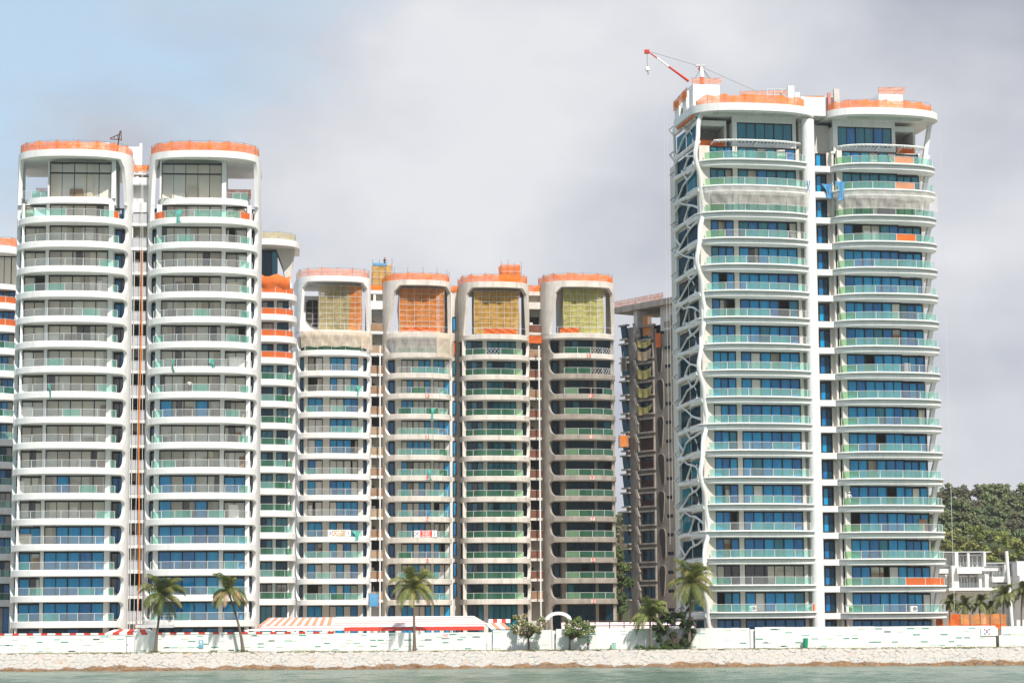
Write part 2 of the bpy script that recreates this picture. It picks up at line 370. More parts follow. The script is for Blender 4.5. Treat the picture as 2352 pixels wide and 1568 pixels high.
def floors(wg, cfg):
    """all the storeys of a wing below its crown"""
    root = wg.root; rnd = random.Random(cfg.get('seed', 1)); zs = [z - wg.zoff for z in wg.zs]; t = cfg.get('t', .95)
    slabm = cfg.get('slab', 'white_paint'); colm = cfg.get('col', 'white_paint'); yw = wg.yw
    ztop = cfg['ztop']; gz = 0
    levels = zs + [gz]
    for i, z in enumerate(levels):
        zt = (zs[i - 1] - t) if i > 0 else ztop
        zb = z
        par = None
        if i < len(zs):
            mb = MB(); ms = slabm(i) if callable(slabm) else slabm
            if cfg.get('lip'):
                wg.slab(z, z - .22, mb, ms, back=3)
                wg.slab(z - .222, z - t, mb, ms, inset=.10, dB=.32, back=3, chamfer=.10)
            else:
                wg.slab(z, z - t, mb, ms, back=3)
            par = mb.build('balcony', root, smooth=True, angle=30)
            if i == 0 and cfg.get('rail0') is not None: rk = cfg['rail0']
            else: rk = cfg['rail']
            rf = cfg['railkind'](i, rnd)
            if rf: railing(wg, z, rk[0], rk[1], rf, par, panel=cfg.get('panel', 1.75), h=cfg.get('railh', 1.0))
            if i in cfg.get('numbers', {}):
                f, txt = cfg['numbers'][i]
                xx = wg.fx(f); yy = wg.yfront(f) - .05
                nb = MB(); nb.box(xx - .36, xx + .36, yy, yy + .3, z - t + .14, z - .12, 'primed_concrete'); fo = nb.build('floor_number', par)
                text_mesh(txt, .85, 'sign_red', 'lettering', fo, (xx, yy - .015, z - t / 2 + .02), 0, .02)
        if zt - zb < .5: continue
        # windows
        for k, (f0, f1, np_) in enumerate(cfg['wins']):
            kd = cfg['kinds'](i, k, np_, rnd)
            if kd is None: continue
            yy = yw + cfg.get('winy', {}).get(k, 0)
            window(root, wg.fx(f0), wg.fx(f1), zb + .003, zt - .003 - cfg.get('head', {}).get(k, 0), yy, kd)
        for k, (f0, f1) in enumerate(cfg.get('sides', [])):
            kd = cfg['sidekinds'](i, k, rnd); yy = wg.y0 - cfg.get('sidey', .9)
            if kd is None: continue
            w_ = window(root, wg.fx(f0), wg.fx(f1), zb + .3, zt - .05, yy, kd, name='side_window')
            if cfg.get('sill', True):
                sb = MB(); sb.box(wg.fx(f0) - .03, wg.fx(f1) + .03, yy - .45, yy - .035, zb + .12, zb + .28, 'white_paint'); sb.build('sill', w_)
    # rooms behind the glass
    mb = MB()
    for i, z in enumerate(levels):
        zt = (zs[i - 1] - t) if i > 0 else ztop
        if zt - z < .5: continue
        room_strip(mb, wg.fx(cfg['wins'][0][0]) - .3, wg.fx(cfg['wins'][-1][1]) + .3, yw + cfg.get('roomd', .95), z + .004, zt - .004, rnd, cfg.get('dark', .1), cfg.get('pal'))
    mb.build('interior_wall', root)
    # columns
    for (f0, f1) in cfg['cols']:
        cm = cfg.get('colm', 'white_paint')
        for i, z in enumerate(levels):
            pass
        mb = MB()
        for i, z in enumerate(levels):
            zt = (zs[i - 1] - t) if i > 0 else ztop
            if zt - z < .3: continue
            mb.box(wg.fx(f0), wg.fx(f1), yw - .12, yw + .5, z + .002, zt - .002, cm)
        mb.build('column', root)
    # soffits / slab cores behind, outer walls
    wm = cfg.get('wall', 'white_paint'); mb = MB(); bl, br = cfg.get('body', (.0, 1.0)); ov = .05
    x0, x1 = wg.fx(bl) + ov, wg.fx(br) - ov
    mb.box(x0, x1, wg.y0 + 3.05, wg.y0 + wg.back, 0, cfg.get('bodytop', ztop), wm)
    sy = cfg.get('sidewall', wg.y0 - .2)
    for xa, xb in ((x0, x0 + .3), (x1 - .3, x1)):
        for i, z in enumerate(levels):
            zt = (zs[i - 1] - t) if i > 0 else ztop
            if zt - z < .3: continue
            mb.box(xa, xb, sy, wg.y0 + 3.048, z + .002, zt - .002, wm)
    mb.build('wall', root)
    # returns that join side window line with facade
    mb = MB()
    for (f0, f1) in cfg.get('sides', []):
        inner = f1 if f1 < .5 else f0
        xx = wg.fx(inner)
        for i, z in enumerate(levels):
            zt = (zs[i - 1] - t) if i > 0 else ztop
            if zt - z < .3: continue
            a, b = (xx, xx + .15) if f1 < .5 else (xx - .15, xx)
            mb.box(a, b, yw + .13, wg.y0 - cfg.get('sidey', .9) + .3, z + .002, zt - .002, cfg.get('colm', 'white_paint'))
            # header and base below/above the side window
    if cfg.get('sides'): mb.build('return_wall', root)
    # wavy side pylons
    for side, fm, fs in cfg.get('pylons', []):
        zf = []
        allz = [ztop + .3] + zs
        for i, z in enumerate(allz):
            znext = allz[i + 1] if i + 1 < len(allz) else 0.0
            hi = z - (t if i > 0 else .3); lo = znext; H = hi - lo
            if i > 0: zf += [(z, fs)]
            zf += [(hi, fs)]
            if H > 1: zf += [(hi - .04 * H, fs + (fm - fs) * .55), (hi - .10 * H, fs + (fm - fs) * .85), (hi - .2 * H, fm), (lo + .5 * H, fm), (lo + .32 * H, fs + (fm - fs) * .9), (lo + .16 * H, fs + (fm - fs) * .62), (lo + .07 * H, fs + (fm - fs) * .3)]
        zf.append((0.0, fs)); zf = sorted(set(zf), key=lambda a: a[0])
        mb = MB(); wrapped(wg, zf, side, mb, cfg.get('pylonm', 'white_paint'), thick=.45, yback=.9)
        mb.build('side_frame', root, smooth=True, angle=35)

def netfence(wg, z, f0, f1, mat, label, h=1.25, inset=.25, cat='safety net', lean=.0, group='debris nets along the roof edges', ret=True, post='metal_grey', pz=.15):
    """orange mesh strung on posts round a roof edge"""
    root = empty('roof_safety_net', world(wg.root, (wg.cx, wg.y0, z)), wg.root.rotation_euler.z, label, cat, group)
    off = (wg.cx, wg.y0)
    pts = [(p[0] - off[0], p[1] - off[1]) for p in wg.path(f0, f1, inset, .55)]
    if ret:
        if f0 < .05: pts = [(pts[0][0], y) for y in (3, 1.5)] + pts
        if f1 > .95: pts = pts + [(pts[-1][0], y) for y in (1.5, 3)]
    rn = random.Random(len(label)); mb = MB(); top = []
    for i, p in enumerate(pts): top.append(h * (.99 if i % 4 == 0 else .78 + .18 * rn.random()))
    mids = [(rn.uniform(-.05, .1), rn.uniform(.3, .6)) for _ in pts]
    for i in range(len(pts) - 1):
        a, b = pts[i], pts[i + 1]; (da, ha), (db, hb) = mids[i], mids[i + 1]
        mb.quad((a[0], a[1], 0.02), (b[0], b[1], 0.02), (b[0] , b[1] - db, h * hb), (a[0], a[1] - da, h * ha), mat)
        mb.quad((a[0], a[1] - da, h * ha), (b[0], b[1] - db, h * hb), (b[0], b[1], top[i + 1]), (a[0], a[1], top[i]), mat)
    mb.build('mesh', root)
    mb = MB()
    for i in range(0, len(pts), 4): p = pts[i]; mb.tube([(p[0], p[1] + .05, 0), (p[0], p[1] + .05, h + pz)], .035, post, 4)
    for hh in (.5, 1.0): mb.tube([(p[0], p[1] + .06, h * hh) for p in pts], .022, post, 4)
    mb.build('post_frame', root)
    return root
# ------------------------------------------------------------------ LEFT TWIN TOWER
def pick(r, opts):
    tot = sum(w for _, w in opts); x = r.random() * tot
    for k, w in opts:
        x -= w
        if x <= 0: return k
    return opts[-1][0]
YL = 303.0
base = P(315, 1000, YL); LT = empty('apartment_tower', (base.x, YL + .8, GZ), math.radians(5),
    'white twin tower on the left with curved balconies and a double-height open crown', 'building')
L1 = Wing(LT, 165, 495.3, 1425.8, 17, YL, 266, B=6.4)
L1r = Wing(LT, 465, 498, 1423.5, 17, YL + 1.5, 260, B=6.4)
def kindsA(wing):
    def f(i, k, n, r):
        if i >= 13: base = [('glass_blue', 6), ('glass_clear', 1 if i < 15 else .3), ('glass_deep', 1)]
        elif i == 11 and wing == 1: base = [('glass_blue', 1.5), ('glass_clear', 2)]
        elif i in (11,) : base = [('glass_clear', 3), ('glass_blue', 1.2)]
        elif i in (8, 12): base = [('glass_clear', 3), ('glass_blue', .9 if wing else .1)]
        else: base = [('glass_clear', 9), ('open', 1.2)]
        if i == 17: base = [('glass_deep', 3), ('glass_night', 2)]
        return [pick(r, base) for _ in range(n)]
    return f
def railA(i, r):
    seed = r.random(); g = .75 if i in (0,) else .2
    def f(k, n):
        q = random.Random(seed + k * 7.13).random()
        if i == 0 and (k >= n - 1): return 'rail_red'
        if k == 0 or k == n - 1: return 'rail_film' if q < .7 else 'rail_clear'
        return 'rail_film' if q < g else 'rail_clear'
    return f
def sideA(i, k, r):
    return [pick(r, [('glass_clear', 3 if i < 11 else 1), ('glass_deep', 1.2), ('glass_blue', .7 if i < 11 else 2)]) for _ in range(1 if k == 0 else 2)]
ztA = L1.z(460.5)
cfgL = dict(seed=3, t=.88, ztop=ztA, wins=[(.085, .27, 2), (.30, .81, 5)], cols=[(.065, .085), (.27, .30), (.81, .85)], sides=[(.012, .064), (.852, .965)],
            kinds=kindsA(0), sidekinds=sideA, railkind=railA, rail=(.012, .915), pylons=[(1, .976, .95), (-1, .008, .022)], head={0: .12}, winy={0: .5},
            bodytop=L1.z(462), body=(0, 1), panel=1.72)
floors(L1, cfgL)
cfgLr = dict(seed=11, t=.88, ztop=L1r.z(463), wins=[(.136, .663, 5), (.70, .89, 2)], cols=[(.09, .134), (.663, .70), (.89, .925)], sides=[(.02, .088), (.927, .975)],
             kinds=kindsA(1), sidekinds=lambda i, k, r: sideA(i, 1 - k, r), railkind=lambda i, r: (lambda f: (lambda k, n: 'rail_red' if (i == 0 and k in (0, n - 1)) else ('rail_film' if i == 0 and k > 2 else f(k, n))))(railA(i + 1, r)),
             rail=(.05, .955), pylons=[(-1, .012, .034), (1, .984, .97)], head={1: .12}, winy={1: .5}, bodytop=L1r.z(462), body=(0, 1), panel=1.78)
floors(L1r, cfgLr)

def roof_ring(wg, z0, z1, back, hole, mb, mat='white_paint'):
    """roof slab with an oval opening under an added lid: outer skin, inner skin, top and soffit"""
    f = wg.front(0, 0, 44); out = [(f[0][0], wg.y0 + back)] + f + [(f[-1][0], wg.y0 + back)]
    # close back edge with extra points so that counts suit the hole
    nb = 20; bx = [(f[-1][0] + (f[0][0] - f[-1][0]) * i / nb, wg.y0 + back) for i in range(1, nb)]
    out = out + bx; n = len(out); hx, hy, ha, hb = hole
    inn = []
    for p in out:
        a = math.atan2((p[1] - hy) / hb, (p[0] - hx) / ha)
        cu, su = math.cos(a), math.sin(a)
        inn.append((hx + ha * math.copysign(abs(cu) ** .7, cu), hy + hb * math.copysign(abs(su) ** .7, su)))
    O0 = [(p[0], p[1], z0) for p in out]; O1 = [(p[0], p[1], z1) for p in out]
    I0 = [(p[0], p[1], z0) for p in inn]; I1 = [(p[0], p[1], z1) for p in inn]
    mb.loft([I1, O1, O0, I0, I1], mat, caps=False)
    mb.add([(p[0], p[1], z1 - .06) for p in inn], [tuple(range(n))], mat)  # lid added across the opening so no sun patches fall through

def crown(wg, zsl, zr0, zr1, ztb, ztt, box, side_open, left_f, right_f, terr, mat='white_paint', rows=2, npan=5, glassk='glass_clear', terrace=True, back=9, hole=True):
    """double-height top storey: roof ring on flared side frames, glass box, terrace slab"""
    root = wg.root
    mb = MB(); cxh = wg.fx((box[0] + box[1]) / 2)
    roof_ring(wg, zr0, zr1, back, (cxh, wg.y0 - wg.B + 3.4, (box[1] - box[0]) * wg.w * .47, 1.5), mb, mat)
    r = mb.build('roof', root, smooth=True, angle=45)
    for side, fs in ((-1, left_f), (1, right_f)):
        zf = []
        for k in range(9):
            q = k / 8; zf.append((zsl + (zr0 - zsl) * q, fs[0] + (fs[1] - fs[0]) * (q ** 1.6 if k < 7 else 1.0 * q)))
        zf[-1] = (zr0, fs[1] + (fs[1] - (0 if side < 0 else 1)) * .35)
        mb = MB(); wrapped(wg, zf, side, mb, mat, thick=.5, yback=3.0); mb.build('crown_side_frame', root, smooth=True, angle=35)
    if terrace:
        mb = MB()
        f = wg.front(1.0, .6)
        x0, x1 = wg.fx(terr[0]), wg.fx(terr[1])
        pts = [p for p in f if x0 < p[0] < x1]
        ye = wg.y0 - .2
        ring = [(x0, ye)] + [(x0 + .12, (pts[0][1] + ye) / 2 - .4)] + pts + [(x1 - .12, (pts[-1][1] + ye) / 2 - .4), (x1, ye)]
        ring = [(x0, wg.y0 + 3)] + ring + [(x1, wg.y0 + 3)]
        mb.loft([[(p[0], p[1], z) for p in ring] for z in (ztb, ztt)], mat); mb.build('terrace', root, smooth=True, angle=45)
    # glass box
    x0, x1 = wg.fx(box[0]), wg.fx(box[1]); y = wg.yw + .1
    if npan:
        H = zr0 - ztt
        w1 = window(root, x0, x1, ztt + .02, ztt + H * .66, y, [glassk] * npan, fw=.075)
        w2 = window(root, x0, x1, ztt + H * .66 + .004, zr0 - .35, y, [glassk] * npan, fw=.075)
        mb = MB(); rn = random.Random(int(wg.cpx)); room_strip(mb, x0 + .02, x1 - .02, y + 1.3, ztt + .02, zr0 - .36, rn, .0, ['room_beige', 'room_light', 'room_light', 'room_beige'])
        mb.box(x0 - .25, x0 - .02, y, y + 4.39, ztt + .01, zr0 - .01, mat); mb.box(x1 + .02, x1 + .6, y - .1, y + 4.38, ztt + .012, zr0 - .012, mat)
        mb.box(x0 - .25, x1 + .6, y + 4.71, y + 6.5, ztt, zr0 - .012, mat)
        mb.build('penthouse_wall', root)
zs0 = L1.zs[0] - GZ
crown(L1, zs0, L1.z(358), L1.z(342.5), L1.z(460.5), L1.z(446.5), (.294, .826), 'l', (.012, .025), (.97, .93), (.055, .868), npan=5)
crown(L1r, L1r.zs[0] - GZ, L1r.z(360.5), L1r.z(345), L1r.z(463), L1r.z(449), (.127, .66), 'r', (.03, .055), (.984, .972), (.085, .90), npan=5)
# crown fit-out: parapet glass in the open corner, rear wall masses, deep inner walls
for wg, fa, fb, fc in ((L1, .055, .29, -1), (L1r, .69, .895, 1)):
    mb = MB(); z = wg.z(447 if fc < 0 else 449); y = wg.yw + .9
    n = 3
    for k in range(n):
        a, b = wg.fx(fa + (fb - fa) * k / n) + .04, wg.fx(fa + (fb - fa) * (k + 1) / n) - .04
        mb.quad((a, y, z), (b, y, z), (b, y, z + 1.05), (a, y, z + 1.05), 'rail_film' if k != 0 else 'rail_clear'); mb.box(a - .06, a - .01, y - .03, y + .03, z, z + 1.1, 'metal_light')
    mb.box(wg.fx(fa), wg.fx(fb), y - .03, y + .03, z + 1.06, z + 1.1, 'metal_light')
    mb.build('glass_railing', wg.root)
    mb = MB(); mb.box(wg.fx(fa) + .2, wg.fx(fb) - .1, wg.y0 + 6, wg.y0 + 12, z - 1, z + 2.3, 'white_paint'); mb.build('rear_block', wg.root)
mb = MB()
xa, xb = L1.fx(.90), L1.fx(.985)
mb.box(xa + 1.0, xb, L1.yw + 2.3, L1.yw + 2.7, zs0, L1.z(359), 'beige_render'); mb.build('inner_wall', LT)
# stair link between the wings
def link(root, xa, xb, yf, ztop, zs, panelm, beam='white_paint', depth=2.5, panelh=1.25, dark='room_dark', name='stair_landing', beamh=.42, var=None, rn=None, pz=.0):
    mb = MB(); mb.box(xa, xb, yf + depth + .05, yf + depth + 5, 0, ztop, beam)
    mb.box(xa, xa + .14, yf + .2, yf + depth + .04, 0, ztop, beam); mb.box(xb - .14, xb, yf + .2, yf + depth + .04, 0, ztop, beam); mb.build('stair_core', root)
    rn = rn or random.Random(4)
    for i, z in enumerate(zs):
        mb = MB(); mb.box(xa + .01, xb - .01, yf, yf + depth + .02, z - beamh, z, beam)
        if panelm:
            pm = rn.choice(panelm) if isinstance(panelm, list) else panelm
            mb.box(xa + .1, xb - .1, yf + .05, yf + .12, z + .05, z + panelh, pm); mb.box(xa + .05, xb - .05, yf, yf + .06, z + panelh, z + panelh + .06, 'metal_light')
        a = xa + .25 + rn.random() * .3
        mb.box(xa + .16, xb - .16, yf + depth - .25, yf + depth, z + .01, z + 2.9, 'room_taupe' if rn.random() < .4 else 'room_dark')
        mb.box(a, a + .5, yf + depth - .6, yf + depth - .26, z + .01, z + 1.9, rn.choice(['room_beige', 'timber_panel', 'room_dark', 'rust_panel']))
        mb.build(name, root)
xa, xb = L1.fx(1.0) - .05, L1r.fx(0) + .05
zsl = [z - GZ for z in L1.zs]
lz = [z + .0 for z in zsl]
link(LT, xa, xb, L1.y0 - 1.2, L1.z(470), lz, 'metal_light' if 0 else 'grey_fabric', depth=2.2)
mb = MB()
mb.box(xa - .2, xb + .2, L1.y0 - 1.0, L1.y0 + 4, L1.z(470) + .01, L1.z(447), 'white_paint'); mb.box(xa - .2, xb + .2, L1.y0 + .5, L1.y0 + 4, L1.z(447) + .002, L1.z(405), 'white_paint')
mb.box(xa - .2, xb + .2, L1.y0 - .8, L1.y0 + 4, L1.z(405) + .002, L1.z(388), 'white_paint'); mb.box(xa + .2, xa + .7, L1.y0 + 1, L1.y0 + 3.9, L1.z(388) + .002, L1.z(378), 'white_paint')
mb.box(xa - .2, xb + .2, L1.y0 + .8, L1.y0 + 4.01, L1.z(376), L1.z(373), 'white_paint')
mb.build('link_block', LT)
for k, xx in enumerate((xa + .12, xa + .42)):
    mb = MB(); mb.tube([(xx, L1.y0 - 1.35, .1), (xx, L1.y0 - 1.35, zsl[0] - 4)], .06, 'metal_light', 6); mb.build('drain_pipe', LT)
# lift motor room on the roof, seen behind the left wing
mb = MB(); yb = L1.y0 + 9; zb = L1.z(362)
bx0, bx1 = local(LT, P(268, 300, YL + 12)).x, local(LT, P(318, 300, YL + 12)).x
zt = P(290, 324.5, YL + 12).z - GZ
mb.box(bx0, bx1, yb, yb + 4, L1.z(358), zt, 'white_paint'); mb.box(bx1 - .1, bx1 + .25, yb - .1, yb + .25, L1.z(358), zt + .5, 'white_paint'); mb.build('lift_motor_room', LT)
netfence(L1, L1.z(342.5), .0, .995, 'net_orange', 'orange mesh fence around the roof of the far-left wing, beside the white lift room', h=1.25)
netfence(L1r, L1r.z(345), .0, .998, 'net_orange', 'orange mesh fence around the roof of the tall left tower\'s right-hand wing', h=1.35)
q = P(268, 322, YL + 10); dk = empty('roof_derrick', q, 0, 'small dark steel derrick on the far-left roof beside the white lift room', 'derrick'); mb = MB()
def dq(px, py): return P(px, py, YL + 10) - q
mb.tube([(0, 0, -2), dq(276, 302)], .10, 'brown_steel', 5); mb.tube([dq(253, 318), dq(276, 308)], .07, 'brown_steel', 5); mb.tube([dq(253, 320), dq(278, 321)], .07, 'brown_steel', 5); mb.tube([dq(279, 324), dq(278, 299)], .06, 'brown_steel', 5); mb.tube([dq(262, 314), dq(263, 320)], .05, 'brown_steel', 5); mb.tube([dq(270, 310), dq(271, 321)], .05, 'brown_steel', 5); mb.build('steel_frame', dk)
mb = MB(); mb.box(-6.5, -1, -.2, .2, -3, -.4, 'frame_white'); mb.build('base_rail', dk)
# crown corners net seen through the open loggia
def flat_net(name, p0, p1, h, mat, label, cat='safety net', group='small nets strung across gaps', sag=.1, posts=True, rows=3):
    root = empty(name, p0, 0, label, cat, group); d = Vector(p1) - Vector(p0); n = max(3, int(d.length / .7)); mb = MB(); rn = random.Random(label)
    g = [[Vector((d.x * i / n, d.y * i / n, d.z * i / n + h * j / rows)) + Vector((0, rn.uniform(-.08, .08), (rn.uniform(-.04, .02) if 0 < i < n else 0))) for i in range(n + 1)] for j in range(rows + 1)]
    for j in range(rows):
        for i in range(n): mb.quad(g[j][i], g[j][i + 1], g[j + 1][i + 1], g[j + 1][i], mat)
    mb.build('mesh', root)
    if posts:
        mb = MB()
        for i in range(0, n + 1, 3): p = Vector((d.x * i / n, d.y * i / n + .1, d.z * i / n)); mb.tube([p, p + Vector((0, 0, h + .12))], .03, 'metal_grey', 4)
        for q in (.5, 1): mb.tube([(0, .1, h * q), (d.x, d.y + .1, d.z + h * q)], .025, 'metal_grey', 4)
        mb.build('post_frame', root)
    return root
def wpt(wg, f, dy, z): return world(wg.root, (wg.fx(f), wg.y0 + dy, z))
flat_net('gap_net', world(LT, (xa - .2, L1.y0 - .3, L1.z(373))), world(LT, (xb + .2, L1.y0 - .3, L1.z(373))), .95, 'net_orange', 'bright orange net closing the roof gap between the two white left wings')
flat_net('gap_net', wpt(L1, .09, 8, L1.z(413)), wpt(L1, .30, 8, L1.z(413)), 1.5, 'net_pale', 'pale orange net seen through the open top corner of the far-left wing')
flat_net('gap_net', wpt(L1r, .69, 8, L1r.z(413)), wpt(L1r, .90, 8, L1r.z(413)), 1.4, 'net_orange', 'orange net seen through the open right top corner of the tall left tower')
# ropes of the hoist between the wings
def rope(pts, r, mat, label, cat='rope', group=None, name='hanging_rope'):
    root = Vector(pts[-1]); mb = MB(); mb.tube([Vector(p) - root for p in pts], r, mat, 5); o = mb.build(name); o.location = root; tag(o, label, cat, group); return o
xo = (xa + xb) / 2 + .25
rope([world(LT, (xo + .1, L1.y0 - 1.8, L1.z(560)))] + [world(LT, (xo + .12 * math.sin(k * .9) + .02 * k, L1.y0 - 1.8, L1.z(560 + k * 86))) for k in range(1, 10)] + [world(LT, (xo, L1.y0 - 1.8, 1.6))], .085, 'rope_orange', 'orange hoist rope hanging down the gap between the two left wings')
for k, (dx, lab) in enumerate(((-.35, 'thin pale rope left of the orange hoist rope in the left tower gap'), (.75, 'thin pale rope right of the orange hoist rope in the left tower gap'))):
    rope([world(LT, (xo + dx * .1, L1.y0 - 1.9, L1.z(375))), world(LT, (xo + dx, L1.y0 - 1.9, 2.0))], .035, 'rope_white', lab, group=None)

# ------------------------------------------------------------------ SMALL TOWERS BEHIND
YB = 357.0
b2 = P(612, 1000, YB); BT = empty('apartment_tower', (b2.x, YB, GZ), math.radians(6), 'narrow white tower behind the left twin tower with orange and green balcony screens', 'building')
W2 = Wing(BT, 600, 671, 1374.5, 15, YB, 162, B=5)
def kB(i, k, n, r):
    if i in (0, 14): return [pick(r, [('glass_clear', 3), ('open', 1)]) for _ in range(n)]
    if i < 3: return [pick(r, [('glass_night', 2), ('open', 1), ('glass_clear', 1)]) for _ in range(n)]
    return [pick(r, [('glass_teal', 3), ('glass_night', 2)]) for _ in range(n)]
def railB(i, r):
    if i <= 3: return lambda k, n: 'rail_red'
    return lambda k, n: 'rail_green' if (k + i) % 4 else 'rail_film'
zt2 = W2.z(640)
floors(W2, dict(seed=21, t=.98, ztop=zt2, wins=[(.06, .22, 2), (.27, .44, 2), (.5, .67, 2), (.715, .88, 2)], cols=[(.02, .06), (.22, .27), (.44, .5), (.67, .715), (.88, .905)], kinds=kB, railkind=railB, rail=(.03, .97), body=(0, .93), bodytop=W2.z(700), colm='white_paint', sidewall=W2.y0 + .2))
mb = MB(); mb.box(W2.fx(.905), W2.fx(.985), W2.yw + 1.2, W2.y0 + 3, 0, W2.z(800), 'corrugated_white'); mb.build('corrugated_panel', BT)
mb = MB(); W2r = W2
f = W2.front(-.4, -.3)
mb.loft([[(p[0], p[1], z) for p in [(f[0][0], W2.y0 + 6)] + f + [(f[-1][0], W2.y0 + 6)]] for z in (W2.z(563), W2.z(549))], 'white_paint'); mb.build('roof', BT, smooth=True, angle=45)
window(BT, W2.fx(.3), W2.fx(.72), W2.z(640), W2.z(566), W2.yw + 1, ['glass_night', 'glass_teal', 'glass_night', 'glass_night', 'glass_teal'])
mb = MB(); mb.box(W2.fx(.3), W2.fx(.72), W2.yw + 3, W2.y0 + 3, W2.z(642), W2.z(566), 'beige_render'); mb.build('penthouse_wall', BT)
mb = MB()  # leaning fin under the roof edge
zc0, zc1 = W2.z(648), W2.z(563)
mb.loft([[(W2.fx(a), y, z) for a, y in ((f0, W2.y0 - 1.6), (f1, W2.y0 - 1.6), (f1, W2.y0 + 3), (f0, W2.y0 + 3))] for z, f0, f1 in ((zc0, .84, .90), (zc0 + (zc1 - zc0) * .5, .80, .925), (zc1, .70, .97))], 'beige_render'); mb.build('leaning_fin', BT, smooth=True, angle=30)
mb = MB(); f = [p for p in W2.front(0)]; rings = []
for zz, ins in ((W2.z(662), .5), (W2.z(652), .1), (W2.z(640), 0), (W2.z(631), .35)):
    rings.append([(p[0] + .1 * math.sin(i * 2.1), p[1], zz + .25 * math.sin(i * 1.3)) for i, p in enumerate(W2.path(.1, .93, ins - .1, .6)[:24])])
n_ = min(len(r) for r in rings); rings = [[Vector(q) - Vector((W2.cx, W2.y0, W2.z(662))) for q in r[:n_]] for r in rings]
mb.loft(rings, 'orange_fabric', caps=False, closed=False); o = mb.build('orange_tarpaulin', smooth=True, angle=80)
o.location = world(BT, (W2.cx, W2.y0, W2.z(662))); o.rotation_euler.z = BT.rotation_euler.z; tag(o, 'amber orange tarpaulin wrapped round the upper balcony of the narrow tower behind', 'tarpaulin')
netfence(W2, W2.z(548), .3, 1.0, 'net_scaf_khaki', 'brownish mesh fence around the flared roof of the narrow tower behind', h=1.2)
# left edge tower
YE = 342.0
b3 = P(-30, 1000, YE); ET = empty('apartment_tower', (b3.x, YE, GZ), math.radians(6), 'white tower cut off by the left picture edge, mostly hidden behind the twin tower', 'building')
W3 = Wing(ET, -45, 693, 1377, 14, YE, 180, B=5)
def railE(i, r):
    if i <= 1: return lambda k, n: 'rail_red'
    return lambda k, n: 'rail_film' if (k + i) % 3 else 'rail_green'
floors(W3, dict(seed=31, t=1.0, ztop=W3.z(662), wins=[(.1, .3, 2), (.36, .56, 3), (.62, .92, 4)], cols=[(.3, .36), (.56, .62), (.92, .96)], kinds=lambda i, k, n, r: [pick(r, [('glass_deep', 2), ('glass_night', 2), ('glass_clear', 2), ('glass_blue', 1)]) for _ in range(n)],
                railkind=railE, rail=(.03, .97), body=(0, 1), bodytop=W3.z(662), sidewall=W3.y0))
mb = MB(); f = W3.front(0); 
for za, zb_ in ((W3.z(578), W3.z(562)), (W3.z(662), W3.z(650))):
    mb.loft([[(p[0], p[1], z) for p in [(f[0][0], W3.y0 + 6)] + f + [(f[-1][0], W3.y0 + 6)]] for z in (za, zb_)], 'white_paint')
mb.build('roof', ET, smooth=True, angle=45)
window(ET, W3.fx(.5), W3.fx(.95), W3.z(649), W3.z(580), W3.yw + .5, ['glass_clear'] * 5)
mb = MB(); mb.box(W3.fx(.4), W3.fx(.97), W3.yw + 4, W3.y0 + 4, W3.z(649), W3.z(579), 'room_beige'); mb.build('penthouse_wall', ET)
netfence(W3, W3.z(561), .3, 1.0, 'net_orange', 'orange mesh fence on the roof cut off by the left picture edge', h=1.3)

# ------------------------------------------------------------------ MIDDLE TOWERS
def midroot(px, Y, label):
    b = P(px, 1000, Y); return empty('apartment_tower', (b.x, Y, GZ), math.radians(9), label, 'building')
MT1 = midroot(863, 376.2, 'half-painted pair of round-fronted towers left of centre, safety banners on two balconies')
MT2 = midroot(1233, 380.8, 'bare grey-brown concrete pair of towers right of centre with green balcony glass')
C1 = Wing(MT1, 766, 803, 1376.5, 13, 375.0, 171, B=5.0)
C2 = Wing(MT1, 959, 809, 1376.5, 13, 377.4, 157, B=5.0)
C3 = Wing(MT2, 1137, 813, 1375, 13, 379.6, 161, B=5.0)
C4 = Wing(MT2, 1330, 810.5, 1374, 13, 382.0, 171, B=5.0)
def kM(v):
    def f(i, k, n, r):
        if v == 1:
            if i <= 0: return ['glass_teal' if r.random() < .6 else 'open' for _ in range(n)]
            return [pick(r, [('glass_blue', 2.2), ('white', 2), ('open', .5), ('glass_deep', .6)]) for _ in range(n)]
        if v == 2:
            if i == 0: return ['glass_clear'] * n
            return [pick(r, [('glass_blue', 3), ('white', 2.6), ('open', .4)]) for _ in range(n)]
        if v == 3:
            if k == 0: return [pick(r, [('glass_night', 2), ('glass_teal', 1), ('glass_clear', .3)]) for _ in range(n)]
            return [pick(r, [('glass_teal', 4), ('glass_night', .6), ('open', .3 if i < 5 else 0)]) for _ in range(n)]
        return [pick(r, [('glass_night', 5), ('glass_teal', 1 if i < 5 else .3), ('open', .4)]) for _ in range(n)]
    return f
# protective white boards on sliding doors

def sM(v):
    def f(i, k, r):
        if v <= 2: return [pick(r, [('glass_deep', 2), ('glass_blue', 1.6)]) for _ in range(2)]
        return [pick(r, [('glass_night', 3), ('glass_teal', 1.2)]) for _ in range(2)]
    return f
def railM(v):
    def g(i, r):
        seed = r.random()
        def f(k, n):
            q = random.Random(seed + k * 3.7).random()
            if v == 1: return 'rail_green' if (i == 0 or q < .12) else ('rail_film' if q < .45 else 'rail_clear')
            if v == 2: return 'rail_green' if i == 0 else ('rail_film' if q < .55 else ('rail_clear' if q < .85 else 'rail_green'))
            if v == 3:
                if i < 1 and 1 < k < n - 2: return 'truss'
                if k == n - 1: return 'rail_lime'
                return 'rail_green'
            if i < 2: return 'truss' if 1 < k else 'rail_green'
            if k == 0: return 'rail_lime'
            if i == 2 and k in (1, 2): return None
            return 'rail_green'
        return f
    return g
raw2 = lambda i: 'primed_concrete' if i > 4 else 'white_paint'
